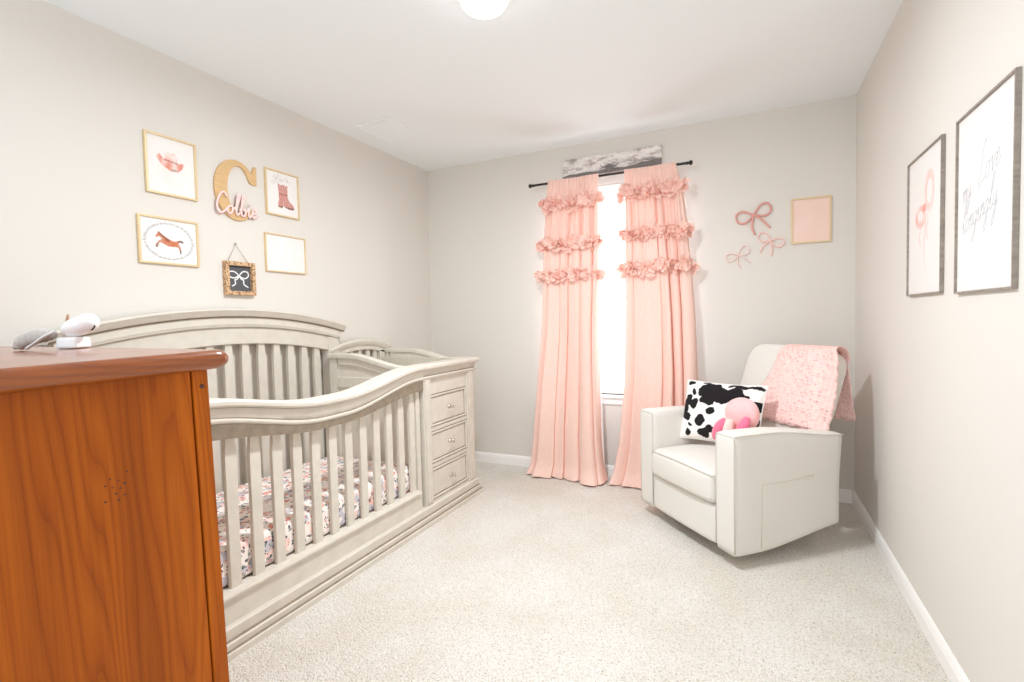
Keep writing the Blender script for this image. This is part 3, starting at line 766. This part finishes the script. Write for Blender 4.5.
# wooden letter C with script name
LC = empty('letter_sign', (XL,1.808,1.722), label='light wooden letter C with a pink cursive name across it', cat='wall sign')
yc, zc = 1.815, 1.884
b = MB()
outer = [(math.cos(R(a))*.124, math.sin(R(a))*.158) for a in range(42, 322, 8)]
inner = [(math.cos(R(a))*.070+.016, math.sin(R(a))*.131) for a in range(318, 40, -8)]
tip = [(.088,-.058), (.112,-.05), (.118,-.066)]
poly = outer+[(.112,-.088), (.098,-.098)]+[(p[0], p[1]) for p in inner if not (p[0] > .055 and p[1] > .05)]
poly += [(.066,.088), (.076,.062), (.09,.052), (.121,.052), (.121,.150), (.108,.150)]
b.prism(poly, lambda p: (XL+.0008, yc+p[0], zc+p[1]), lambda p: (XL+.013, yc+p[0], zc+p[1]))
b.build('letter', M['craftwood'], LC)
GLY = {
 'C': ([[(.95,1.75), (.72,2.15), (.4,2.1), (.1,1.5), (0,.8), (.12,.2), (.45,-.02), (.85,.25), (1.05,.6)]], 1.05),
 'o': ([[(.45,.9), (.15,.75), (.05,.35), (.28,.02), (.55,.25), (.58,.7), (.42,.9), (.6,.72), (.85,.7)]], .8),
 'l': ([[(0,.5), (.3,1.2), (.48,2.0), (.36,2.25), (.22,1.8), (.2,.4), (.36,.02), (.62,.35)]], .58),
 'b': ([[(0,.5), (.28,1.2), (.45,2.0), (.32,2.25), (.2,1.8), (.18,.3), (.4,.0), (.64,.25), (.6,.7), (.42,.7), (.62,.6), (.85,.62)]], .8),
 'i': ([[(0,.55), (.2,.95), (.2,.3), (.36,.02), (.6,.35)], [(.24,1.35), (.27,1.42)]], .55),
 'e': ([[(0,.35), (.35,.55), (.42,.85), (.24,.97), (.06,.5), (.25,.03), (.7,.4)]], .65),
 'm': ([[(0,.8), (.12,.92), (.14,0)], [(.14,.5), (.34,.95), (.44,.75), (.44,0)], [(.44,.5), (.64,.95), (.76,.75), (.78,.1), (1,.25)]], 1.0),
 'y': ([[(0,.9), (.08,.35), (.3,.1), (.5,.4), (.56,.9), (.54,-.3), (.36,-1.0), (.12,-.8), (.5,-.1), (.8,.3)]], .75),
 'L': ([[(.75,2.1), (.55,2.35), (.35,1.8), (.3,.7), (.05,.1), (.2,-.1), (.6,.1), (1.05,.15)]], 1.05),
 'v': ([[(0,.75), (.14,.9), (.3,.05), (.52,.85), (.8,.75)]], .7),
 'n': ([[(0,.6), (.12,.92), (.14,0)], [(.14,.5), (.36,.95), (.48,.7), (.5,.1), (.7,.3)]], .68),
 'g': ([[(.5,.85), (.2,.85), (.06,.4), (.3,.05), (.52,.4), (.54,.9), (.52,-.4), (.32,-1.0), (.1,-.8), (.5,-.05), (.75,.3)]], .72),
 ' ': ([], .55)}
def script(word):
    x = 0; out = []
    for ch in word:
        st_, adv = GLY[ch]
        for s in st_: out.append([(x+p[0], p[1]) for p in s])
        x += adv
    return out, x
sts, wd = script('Colbie')
k = .232/wd
for off, mat, nm in ((.0145, M['roseshadow'], 'script_shadow_side'), (.0195, M['pinkpaint'], 'script_name')):  # rose copy behind, set to one side: shadow on letter thickness, painted in
    b = MB()
    for s in sts:
        p3 = [(XL+off, 1.692+(x+.10*z)*k+(.0035 if nm == 'script_shadow_side' else 0), 1.752+z*.0485) for x, z in s]
        b.tube(spline(p3, 7), .0058 if nm == 'script_name' else .0062, 8, normal=(1,0,0), flat=.5)
    b.build(nm, mat, LC, True)
    
# chalk bow sign
CB = empty('bow_sign', (XL,1.806,1.326), label='small slate sign with a white bow in a spotted frame, hung by a cord', cat='wall sign')
y0, y1, z0, z1 = 1.720, 1.893, 1.330, 1.506
b = MB(); f = .021
for a0, a1, c0, c1 in ((y0,y1,z0,z0+f), (y0,y1,z1-f,z1), (y0,y0+f,z0+f,z1-f), (y1-f,y1,z0+f,z1-f)): b.box(XL+.001, XL+.028, a0, a1, c0, c1, .0015)
b.build('frame', M['leopard'], CB)
b = MB(); b.box(XL+.002, XL+.008, y0+f, y1-f, z0+f, z1-f); b.build('slate_board', M['slate'], CB)
b = MB(); cy, cz = 1.806, 1.432
def bow(b, fn, s, r, seed=0, tails=True, n=8):
    loops = [[(0,0), (-.5,.42), (-.95,.38), (-1.0,-.08), (-.6,-.30), (0,0)], [(0,0), (.5,.46), (.95,.42), (1.0,-.04), (.6,-.26), (0,0)]]
    for L_ in loops: b.tube([fn(p.x, p.y) for p in spline([(a*s, c*s, 0) for a, c in L_], 8)], r, n)
    if tails:
        for L_ in ([(0,0), (-.22,-.42), (-.32,-.8), (-.28,-1.2)], [(0,0), (.3,-.36), (.5,-.75), (.62,-1.1)]):
            b.tube([fn(p.x, p.y) for p in spline([(a*s, c*s, 0) for a, c in L_], 6)], r, n)
    b.ell(fn(0, 0), (r*1.7,)*3, 12, 8)
loops = [[(0,0), (-.022,.020), (-.052,.020), (-.056,-.002), (-.03,-.012), (0,0)], [(0,0), (.024,.024), (.052,.022), (.054,0), (.03,-.012), (0,0)], [(0,0), (-.012,-.018), (-.024,-.022), (-.022,-.042), (-.042,-.056)], [(0,0), (.014,-.016), (.026,-.022), (.028,-.044), (.052,-.058)]]
for L_ in loops: b.tube([(XL+.009, cy+p.x, cz+p.y) for p in spline([(a, c, 0) for a, c in L_], 7)], .0036, 8, normal=(1,0,0), flat=.4)
b.build('bow_motif', M['chalkwhite'], CB, True)
b = MB(); b.tube([(XL+.010,1.748,1.509), (XL+.007,1.797,1.598), (XL+.010,1.86,1.509)], .0016, 6); b.build('hanging_cord', M['cord'], CB, True)
b = MB(); b.lathe([(.0005,0), (.003,0), (.003,.008), (.006,.009), (.005,.012), (.0005,.013)], (XL,1.797,1.602), 'x', 12); b.build('nail', M['cord'], CB, True)

# right wall prints
def bowart(u, v):
    c = PAPER
    fl = 1 if True else -1
    L1 = ell_d(u, v, .055, .105, .05, .075); L2 = ell_d(u, v, -.045, .03, .055, .04)
    def ringc(d, c, col, w): return mixc(c, col, wash(u, v, .8, 22, 6)) if abs(d-.8) < w else c
    c = ringc(L1, c, srgb(246,196,186), .22); c = ringc(L2, c, srgb(240,172,164), .26)
    for x0, x1, ya, yb in ((0,.012,.05,-.17), (-.05,-.045,.02,-.08), (.03,.035,.03,-.06)):
        if yb < v < ya:
            t = (ya-v)/(ya-yb); xc = x0+(x1-x0)*t+.008*math.sin(t*7)
            if abs(u-xc) < .009*(1-.5*t): c = mixc(c, srgb(246,200,192), wash(u, v, .75, 26, 3))
    if ell_d(u, v, 0, .055, .018, .016) < 1: c = mixc(c, srgb(232,140,136), .8)
    return c
P1 = framed('right', (2.288,1.4775), .385, .513, .0055, .012, M['greywood'], bowart, 'grey-framed print of a pale pink watercolour bow, nearer the back corner', 'picture', res=.003, group='framed prints on the right wall')
P2 = framed('right', (1.783,1.4705), .375, .517, .0055, .012, M['greywood'], lambda u, v: PAPER, 'grey-framed print of faint grey handwriting on the right wall', 'picture', res=.02, group='framed prints on the right wall')
b = MB()
ax = axes('right'); cc = (1.783,1.4705)
for word, u0, v0, sc_ in (('my', -.15, .00, .036), ('Love', -.04, .03, .042), ('longingly', -.15, -.09, .038)):
    sts, wd = script(word)
    for s in sts:
        b.tube([ax(cc, u0+(p.x+.25*p.y)*sc_, v0+p.y*sc_*1.15+.22*p.x*sc_, .0058) for p in spline([(x, z, 0) for x, z in s], 6)], .0014, 6, normal=(1,0,0), flat=.3)
b.build('handwriting', plain('pale_grey_ink', srgb(204,206,213), .8), P2, True)

# back wall: rope bows and pink print
def bow_thing(cx, cz, s, r, rot, mat, label):
    o = empty('wall_bow', (cx, YB, cz), label=label, cat='bow decoration', group='rope bows on the back wall')
    ca, sa = math.cos(R(rot)), math.sin(R(rot))
    b = MB(); bow(b, lambda u, v: (cx+u*ca-v*sa, YB-r*1.75-.001, cz+u*sa+v*ca), s, r, n=10); b.build('rope', mat, o, True)
bow_thing(.036, 1.795, .100, .0062, 16, M['rope'], 'largest of the three pink rope bows, highest on the back wall')
bow_thing(.130, 1.624, .074, .0045, -27, M['palerope'], 'pale pink bow just below and right of the largest wall bow')
bow_thing(-.057, 1.549, .072, .0042, 24, M['blushrope'], 'lowest whitish-pink bow on the back wall, nearest the curtain')
framed('back', (.35,1.732), .212, .276, .0085, .014, M['gold'], lambda u, v: mixc(srgb(240,208,194), srgb(243,216,206), .5+.5*nz(u, v, 12, 1)), 'plain pale pink print in a thin gold frame on the back wall', 'picture', res=.01, glass=False)

# plaque over the window
PQ = empty('wood_plaque', (-.883,YB,2.19), label='weathered whitewashed wooden plank hung above the curtain rod', cat='wall plaque')
b = MB(); b.box(-1.238, -.528, YB-.022, YB-.001, 2.200, 2.332, .002); b.build('plank', M['weathered'], PQ)
lower = [(-1.238,2.196), (-.528,2.196)]
edge = [(-.528,2.238), (-.57,2.244), (-.61,2.232), (-.66,2.236), (-.70,2.224), (-.76,2.216), (-.82,2.220), (-.9,2.226), (-.98,2.214), (-1.06,2.222), (-1.12,2.215), (-1.18,2.22), (-1.238,2.208)]
b = MB(); b.prism(lower+edge, lambda p: (p[0], YB-.030, p[1]), lambda p: (p[0], YB-.0225, p[1])); b.build('dark_lower_edge', M['plaquegrey'], PQ)  # darker grey strip with a wavy top along the plank's bottom
b = MB(); b.lathe([(.0005,-.006), (.024,-.006), (.026,0), (.024,.004), (.0005,.007)], (-.886,YB-.038,2.224), 'y', 24)
for s in (-1, 1): b.tube(spline([(-.886+s*.018,YB-.034,2.238), (-.886+s*.045,YB-.034,2.236), (-.886+s*.066,YB-.034,2.252)], 6), [.006*(1-.06*i) for i in range(13)], 8)
b.build('medallion', M['plaquegrey'], PQ, True)

# ------------------------------------------------------------------ curtain rod and curtains
RY, RZ = 3.492, 2.158
RD = empty('curtain_rod', (-.90,YB,RZ), label='black iron curtain rod with round finials above the window', cat='curtain rod')
b = MB(); b.tube([(-1.44,RY,RZ), (-.36,RY,RZ)], .0085, 14); b.build('rod', M['black_metal'], RD, True, angle=50)
for s, x in ((-1,-1.44), (1,-.36)):
    b = MB(); b.lathe([(.0005,0), (.011,0), (.011,s*.008), (.007,s*.011), (.007,s*.014), (.013,s*.018), (.016,s*.027), (.013,s*.036), (.0005,s*.040)], (x,RY,RZ), 'x', 18); b.build('finial', M['black_metal'], RD, True)
for x in (-1.29, -.46):
    b = MB(); b.box(x-.012, x+.012, YB-.004, YB-.0005, RZ-.02, RZ+.02, .001); b.tube([(x,YB-.003,RZ), (x,RY+.007,RZ)], .005, 8); b.build('bracket', M['black_metal'], RD)
random.seed(5)
def curtain(xl, xr, seed, label, ruff_z, lin_side):
    rnd = random.Random(seed)
    o = empty('window_curtain', ((interp(xl,0)+interp(xr,0))/2, RY, 0), label=label, cat='curtain', group='blush curtains at the window')
    nf = 6; edges = [0]
    for k in range(nf): edges.append(edges[-1]+rnd.uniform(.35, 1.8))
    edges = [e/edges[-1] for e in edges]; amp = [rnd.uniform(.6, 1.15) for _ in range(nf)]
    def fold(u):
        for k in range(nf):
            if u <= edges[k+1] or k == nf-1:
                t = (u-edges[k])/(edges[k+1]-edges[k]); return amp[k]*(abs(math.sin(math.pi*t))**.36+.18*math.sin(math.pi*t*2+k))
    def undercut(u):
        for k in range(nf):
            if u <= edges[k+1] or k == nf-1:
                t = (u-edges[k])/(edges[k+1]-edges[k]); return -amp[k]*math.sin(2*math.pi*t)*(edges[k+1]-edges[k])
    def pt(u, z, off=0):
        x0, x1 = interp(xl, z), interp(xr, z)
        tight = smooth((2.14-z)/.25)
        g = .5+.5*math.sin(u*2*math.pi*15+seed+.6*math.sin(u*19))
        y = RY-.013-(.010*g+.006)*(1-tight)-tight*(.098*fold(u)*(.5+.5*smooth((2-z)/1.6))+.012*g*smooth((z-1.3)/.5))+.032*tight
        x = x0+(x1-x0)*(u+.010*math.sin(u*14+z*1.4+seed)+.20*undercut(u)*tight*smooth((2.0-z)/.6))
        lean = smooth((1.2-z)/1.2)*.035+.05*smooth((.10-z)/.10)*(.4+.6*fold(u))
        if z < .10: x += (u-.5)*.03*smooth((.10-z)/.1)
        y += .006*math.sin(z*5+u*7)
        return Vector((x, y-lean-off, max(z, .004+.006*(1+math.sin(u*40)))))
    zs = [2.166, 2.158, 2.15]+[2.14-.035*i for i in range(60)]
    zs = [z for z in zs if z > .06]+[.05, .035, .02, .008]
    nu = 150
    b = MB(); b.grid([[pt(i/nu, z) for z in zs] for i in range(nu+1)])
    # the rod pocket closes over the rod
    b.grid([[pt(i/nu, 2.166)+Vector((0, d, h)) for d, h in ((0,0), (.006,.004), (.013,.005), (.024,.001), (.026,-.02))] for i in range(nu+1)])
    b.build('drape', M['curtain'], o, True)
    # flower ruffles: petals gathered in clusters
    for zc_ in ruff_z:
        b = MB(); x0, x1 = interp(xl, zc_), interp(xr, zc_); n = int((x1-x0+.03)/.044)
        for k in range(n+1):
            u = -.03+1.06*k/n; cz_ = zc_+rnd.uniform(-.012, .012)
            c = pt(max(0, min(1, u)), cz_); c.x = x0+(x1-x0)*u; c.y -= .016
            big = .70+.62*(.5+.5*math.sin(k*2.1+zc_*9))
            for q in range(15):
                a = rnd.uniform(0, 2*math.pi); ln = rnd.uniform(.026, .050)*big; wdt = rnd.uniform(.014, .024)
                d = Vector((math.cos(a), -rnd.uniform(.1, 1.3), math.sin(a)*1.15)).normalized()
                s_ = d.cross(Vector((rnd.uniform(-.5,.5), 1, rnd.uniform(-.5,.5)))).normalized(); nn = d.cross(s_)
                cur = rnd.uniform(-.016, .020); ph = rnd.uniform(0, 6); c2 = c+Vector((rnd.uniform(-.012,.012), rnd.uniform(-.004,.004), rnd.uniform(-.024,.024)))
                P = []
                for i in range(5):
                    t = i/4; wv = wdt*(.3+1.0*math.sin(t*2.2))
                    P.append([c2+d*ln*t+s_*wv*j/2+nn*(cur*t*t+.0055*t*math.cos(ph+j*2.6)) for j in (-2,-1,0,1,2)])
                b.grid(P)
        b.build('ruffle', M['ruffle'], o)
    # white lining, showing past the panel's edge on one side
    b = MB(); rows = []
    for i in range(41):
        u = i/40; row = []
        for z in [2.14-.06*k for k in range(36)]+[.012]:
            x0, x1 = interp(xl, z), interp(xr, z)
            ext = .022*smooth((2.1-z)/.5)*smooth((z+.1)/.4)
            a0 = x0+.015-(ext if lin_side < 0 else 0); a1 = x1-.015+(ext if lin_side > 0 else 0)
            row.append((a0+(a1-a0)*u, RY+.016+.006*math.sin(u*30)-.03*smooth((1-z)/1), z))
        rows.append(row)
    b.grid(rows); tag(b.build('lining', M['lining'], o, True), 'white lining')
    return o
curtain([(0,-1.495), (.1,-1.485), (.25,-1.465), (1.08,-1.385), (1.7,-1.37), (2.0,-1.345), (2.17,-1.310)],
        [(0,-.915), (.12,-.93), (.3,-.945), (1.08,-.968), (1.7,-.955), (2.17,-.945)], 3, 'left blush pink curtain panel with three flower ruffle bands', (1.992,1.705,1.478), 1)
curtain([(0,-.862), (.1,-.848), (.3,-.81), (.73,-.772), (1.2,-.766), (1.76,-.768), (2.17,-.765)],
        [(0,-.285), (.3,-.295), (.8,-.305), (1.2,-.32), (1.8,-.365), (2.0,-.385), (2.17,-.425)], 11, 'right blush pink curtain panel, partly behind the armchair', (2.002,1.73,1.49), 1)

# ------------------------------------------------------------------ glider armchair
AC = empty('armchair', (-.321,2.7155,0), R(-47.24), label='cream upholstered swivel glider armchair in the back right corner', cat='armchair')
def bt(v): return .06+.075*smooth((v-.12)/.6)      # rocker-like rise of the lower edge
def arm(side):
    b = MB()
    def d(u, w):
        v = w.y; tz = (w.z-.34)/.27
        top = .618-.042*smooth((v-.2)/.45); lo = bt(v)
        z = lo+(top-lo)*(w.z-.06)/(.556)
        if u.z > .9: z += .006*(1-u.x*u.x)
        x = w.x+side*(.016*smooth((v-.2)/.45)*max(0, tz))
        return Vector((x, v, z))
    b.rbox((side*.3245,.316,.338), (.125,.632,.556), .014, 12, d)
    return b.build('arm', M['uphol'], AC, True, True)
arms = {s: arm(s) for s in (-1, 1)}
def piping(parent, pts, r=.0032, name='piping'):
    b = MB(); b.tube(pts, r, 6); return b.build(name, M['piping'], parent, True, True)
for s in (-1, 1):
    top = lambda v: .618-.042*smooth((v-.2)/.45)
    ox = lambda v: s*(.3245+.0625)+s*(.016*smooth((v-.2)/.45))
    piping(arms[s], [(ox(v)-s*.004, v, top(v)-.004) for v in [.006+.63*i/20 for i in range(21)]])
    piping(arms[s], [(s*.266,.004,.09), (s*.266,.002,.35), (s*.266,.003,.600), (s*.270,.003,.611), (s*.379,.003,.611), (s*.383,.003,.597), (s*.384,.002,.35), (s*.384,.004,.075)])
# pocket seam and pull loop on the outer right arm
def side_pt(v, z): return (.387+.016*smooth((v-.2)/.45)*max(0, (z-.34)/.27)+.0006, v, z)
pts = [(.150,.085), (.154,.22), (.156,.372), (.162,.379), (.25,.378), (.36,.382), (.46,.391)]
b = MB(); b.tube([side_pt(*p) for p in pts], .0022, 6); b.build('pocket_seam', M['piping'], arms[1], True, True)
b = MB(); b.tube(spline([side_pt(.40,.383), (.398,.415,.386), (.399,.44,.389), side_pt(.458,.391)], 5), .004, 8); b.build('pull_tab', M['piping'], arms[1], True, True)
# seat cushion with crown and a piped front edge
b = MB()
def seatd(u, w):
    z = w.z+(.026*(1-u.x**2)*(1-u.y**2*.6) if u.z > 0 else 0)
    y = w.y-(.020*(1-u.x**4)*(1-.6*u.z*u.z) if u.y < -.5 else 0)
    return Vector((w.x, y, z))
b.rbox((0,.255,.336), (.516,.54,.155), .035, 14, seatd)
sc_ = b.build('seat_cushion', M['uphol'], AC, True, True)
piping(sc_, [(-.255,.02,.398)]+[(-.255+.51*i/20, -.010-.016*(1-(2*i/20-1)**4), .401+.010*(1-(2*i/20-1)**2)) for i in range(21)]+[(.255,.02,.398)])
piping(sc_, [(-.252+.504*i/20, -.0135-.0155*(1-(2*i/20-1)**4), .288) for i in range(21)])
b = MB(); b.rbox((0,.025,.165), (.516,.05,.184), .01, 8, lambda u, w: Vector((w.x, w.y-.006*(1-u.x*u.x) if u.y < -.5 else w.y, w.z))); b.build('front_panel', M['uphol'], AC, True, True)
b = MB(); b.box(-.261, .261, .05, .60, .10, .258); b.build('seat_box', M['uphol'], AC, local=True)
# backrest, tilted
BT = R(20.3); ct, st_ = math.cos(BT), math.sin(BT)
BW, BTH, BL = .585, .13, .605
def backpt(u, s_, t): return Vector((u, .500+s_*st_+t*ct, .43+s_*ct-t*st_))     # s_ up the back, t through its thickness
b = MB()
def backd(u, w):
    s_, t, x = w.z, w.y, w.x
    # upper corners rounded in the plane of the back, sides slightly narrower low down
    rc = .11
    hw = BW/2
    if s_ > BL-rc:
        d = (s_-(BL-rc))/rc; lim = hw-rc+rc*math.sqrt(max(0, 1-min(1, d)**2))
        x = x*(lim+ .0)/hw if lim < hw else x
    x *= .86+.14*smooth((s_-.08)/.2)
    if u.y < 0: t -= .022*(1-u.x**2)*(1-u.z**2)
    return backpt(x, s_, t)
b.rbox((.012,BTH/2,BL/2), (BW,BTH,BL), .04, 16, backd)
bk = b.build('backrest', M['uphol'], AC, True, True)
for s in (-1, 1):
    b = MB(); b.tube([backpt(s*(BW/2-.006)*(.86+.14*smooth((s_-.08)/.2))+.012, s_, .006) for s_ in [.12+.38*i/14 for i in range(15)]], .003, 6)
    b.build('piping', M['piping'], bk, True, True)
b = MB(); b.lathe([(.0005,.001), (.22,.001), (.22,.022), (.20,.03), (.06,.032), (.06,.105), (.0005,.105)], (0,.33,0), 'z', 36); b.build('swivel_base', M['dark'], AC, True, True, angle=40)
ACM = Matrix.Translation(AC.location) @ Matrix.Rotation(R(-47.24), 4, 'Z')

# crocheted throw over the back (built in the chair's frame, then placed as a thing of its own)
b = MB(); cl = .009
path = []
for i in range(25): path.append(('f', .16+(BL-.045-.16)*i/24))
path += [('a', k/8) for k in range(1, 8)]
for i in range(15): path.append(('r', BL-.045-(.30)*i/14))
nu = 44; rows, uvs = [], []
lens = [0]; prev = None
def bl(u01, k):
    kind, q = path[k]
    fw = k/(len(path)-1)
    ul = -.088+.075*smooth(fw/.5)-.004*math.cos(q*9); ur = interp([(0,.345), (.25,.34), (.5,.316), (.6,.286), (.72,.268), (1,.305)], fw)
    sc1 = .006*abs(math.sin(k*.95)); u = (ul-sc1)+(ur-ul+2*sc1)*u01
    ex = .022*(1-((u-.012)/(BW/2))**2) if abs(u) < BW/2 else 0
    wob = .004*math.sin(u*38+q*13)
    if kind == 'f':
        zr = 2*q/BL-1
        wrap = max(0, u-.29)*.9
        t = -cl-max(0, ex*(1-zr*zr))-.004-wob*.6+wrap; sc2 = .007*abs(math.sin(u01*22)) if k == 0 else 0
        return backpt(u, q-sc2, t)
    if kind == 'a':
        a = math.pi*q; r = BTH/2+cl
        return backpt(u, BL-.045+(.045+cl)*math.sin(a), BTH/2-r*math.cos(a))
    p = backpt(u, BL-.045, BTH+cl); d = BL-.045-q
    sc2 = .010*abs(math.sin(u01*16)) if k == len(path)-1 else 0
    return p+Vector((0, .002+wob-.16*d*0, -d-sc2))
for k in range(len(path)):
    rows.append([bl(i/nu, k) for i in range(nu+1)])
    if k: lens.append(lens[-1]+(rows[k][nu//2]-rows[k-1][nu//2]).length)
b.grid(rows, uv=[[(r[i].x, lens[k]) for i in range(nu+1)] for k, r in enumerate(rows)])
b.bm.transform(ACM)
th = b.build('crochet_blanket', M['crochet'], None, True)
tag(th, 'pale pink crocheted blanket draped over the armchair back', 'blanket')
mod = th.modifiers.new('thick', 'SOLIDIFY'); mod.thickness = .004; mod.offset = 0

# cow-print pillow
PW, PH, PT = .455, .345, .13
po = empty('cow_print_pillow', ACM @ Vector((-.242+.2085-.032,.175+.091+.012,.455)), label='black and white cow-print pillow on the armchair seat', cat='pillow')
po.rotation_euler = (Matrix.Rotation(R(-47.24+23.6), 3, 'Z') @ Matrix.Rotation(R(-19), 3, 'X')).to_euler()
BLOBS = [(-.04,.11,.085,.05), (.02,.085,.06,.045), (.08,.10,.06,.04), (-.06,.06,.05,.035), (.14,.08,.03,.03), (-.155,.095,.018,.022), (-.185,.04,.028,.03), (-.205,.0,.03,.055), (-.14,.03,.034,.026), (-.175,-.055,.028,.024), (-.145,-.09,.014,.01), (-.085,-.058,.03,.028), (-.16,-.135,.020,.022), (-.03,.0,.026,.024), (-.06,-.13,.035,.03), (-.02,-.105,.03,.022), (.10,.155,.07,.014), (-.19,.15,.028,.018), (.19,.15,.03,.014), (.215,.05,.022,.03), (.21,-.03,.02,.03), (.17,-.1,.05,.03), (.08,-.06,.04,.03), (.04,-.14,.03,.02), (.15,.0,.03,.03), (-.09,.163,.03,.01)]
def cow(u, v):
    wx = .017*nz(u, v, 19, 1); wy = .017*nz(u, v, 19, 5)
    for cx, cy, a, c in BLOBS:
        if ell_d(u+wx, v+wy, cx, cy, a, c)+.16*nz(u, v, 45, 3) < 1: return srgb(34,30,32)
    return srgb(244,240,236)
def cow_back(u, v): return srgb(34,30,32) if nz(u, v, 13, 9) > .18 else srgb(244,240,236)
b = MB(); nu, nv = 150, 106; cols = []
for sgn in (-1, 1):
    P = []
    for i in range(nu+1):
        row = []
        for j in range(nv+1):
            a, c = 2*i/nu-1, 2*j/nv-1
            bul = ((1-abs(a)**2.6)*(1-abs(c)**2.6))**.55
            pinch = 1-.05*(1-c*c)*abs(a)**3*0-.045*(1-abs(c)**2)*(abs(a)**6); pin2 = 1-.06*(1-abs(a)**2)*(abs(c)**6)
            x, z = a*PW/2*pinch, c*PH/2*pin2
            row.append(Vector((x, sgn*PT/2*bul+.004*nz(x, z, 9, sgn), z+PH/2)))
            cols.append((cow if sgn < 0 else cow_back)(a*PW/2, c*PH/2))
        P.append(row)
    b.grid(P)
lay = b.bm.verts.layers.float_color.new('Col'); b.bm.verts.ensure_lookup_table()
for v, c in zip(b.bm.verts, cols): v[lay] = c
b.build('cover', M['cow'], po, True, True)
edge = []
for a, c in [(-1+2*i/20, -1) for i in range(20)]+[(1, -1+2*i/14) for i in range(14)]+[(1-2*i/20, 1) for i in range(20)]+[(-1, 1-2*i/14) for i in range(14)]:
    edge.append((a*PW/2*(1-.045*(1-c*c)*abs(a)**6), 0, c*PH/2*(1-.06*(1-a*a)*abs(c)**6)+PH/2))
b = MB(); b.tube(edge, .0035, 6, closed=True); b.build('piping', M['chalkwhite'], po, True, True)

# pink plush toy on the seat between pillow and right arm
pt_ = empty('plush_toy', ACM @ Vector((.158,.235,.438)), R(-47.24), label='pink plush toy slumped against the cow-print pillow', cat='soft toy')
b = MB()
b.ell((0,.015,.225), (.100,.062,.082), 28, 18, lambda u, w: Vector((w.x+.02*u.z*u.z, w.y, w.z*(1-.10*u.x))))
b.ell((.01,.02,.11), (.072,.05,.11), 24, 14)
b.build('body', M['plushlight'], pt_, True, True)
b = MB(); b.tube(spline([(-.055,-.035,.185), (-.078,-.042,.15), (-.105,-.045,.11), (-.125,-.045,.075)], 6), [.012+.022*math.sin((i+2)/20*3.1) for i in range(19)], 14); b.build('limb', M['plushdark'], pt_, True, True)
b = MB(); b.tube(spline([(.088,-.030,.225), (.080,-.045,.185), (.055,-.05,.15), (.025,-.05,.115)], 6), [.008+.018*math.sin((i+2)/20*3.1) for i in range(19)], 14); b.build('limb', M['plushdark'], pt_, True, True)
b = MB(); b.tube(spline([(-.01,-.045,.20), (-.012,-.055,.15), (-.02,-.055,.10), (-.03,-.052,.03)], 6), [.016+.012*math.sin((i+2)/20*3.1) for i in range(19)], 14); b.build('muzzle', M['plushpale'], pt_, True, True)

# ------------------------------------------------------------------ light, camera, view
w = bpy.data.worlds.new('World'); sc.world = w; w.use_nodes = True
bg = w.node_tree.nodes['Background']; bg.inputs[0].default_value = (.865,.945,1,1); bg.inputs[1].default_value = 1.62
la = bpy.data.lights.new('ceiling_lamp_light', 'AREA'); la.shape = 'DISK'; la.size = .16; la.energy = 33; la.color = (.90,.96,1)
lo = bpy.data.objects.new('ceiling_lamp_light', la); COL.objects.link(lo); lo.location = (LX, LY, H-.108)
# daylight arriving at the window from the bright sky outside
da = bpy.data.lights.new('window_daylight', 'AREA'); da.shape = 'RECTANGLE'; da.size = 1.3; da.size_y = 1.8; da.energy = 32; da.color = (.93,.97,1)
do = bpy.data.objects.new('window_daylight', da); COL.objects.link(do); do.location = (-.9, YB+.5, 1.45); do.rotation_euler = (R(-90),0,0)

cam = bpy.data.cameras.new('Camera'); co = bpy.data.objects.new('Camera', cam); COL.objects.link(co)
cam.sensor_width = 36; cam.sensor_fit = 'HORIZONTAL'; cam.lens = 500.875/1024*36; cam.clip_start = .02
fw = Vector((-.42639366,.90353216,-.04263902)); rg = Vector((.9045315,.42574231,-.02379581)); up = rg.cross(fw)
m3 = Matrix((rg, up, -fw)).transposed()
co.matrix_world = Matrix.Translation((0,0,1.166)) @ m3.to_4x4()
sc.camera = co
sc.view_settings.view_transform = 'Standard'; sc.view_settings.look = 'None'
sc.view_settings.gamma = 1; sc.view_settings.use_curve_mapping = False; sc.view_settings.exposure = .31
sc.cycles.use_denoising = True; sc.cycles.max_bounces = 14; sc.cycles.diffuse_bounces = 10; sc.cycles.transparent_max_bounces = 16
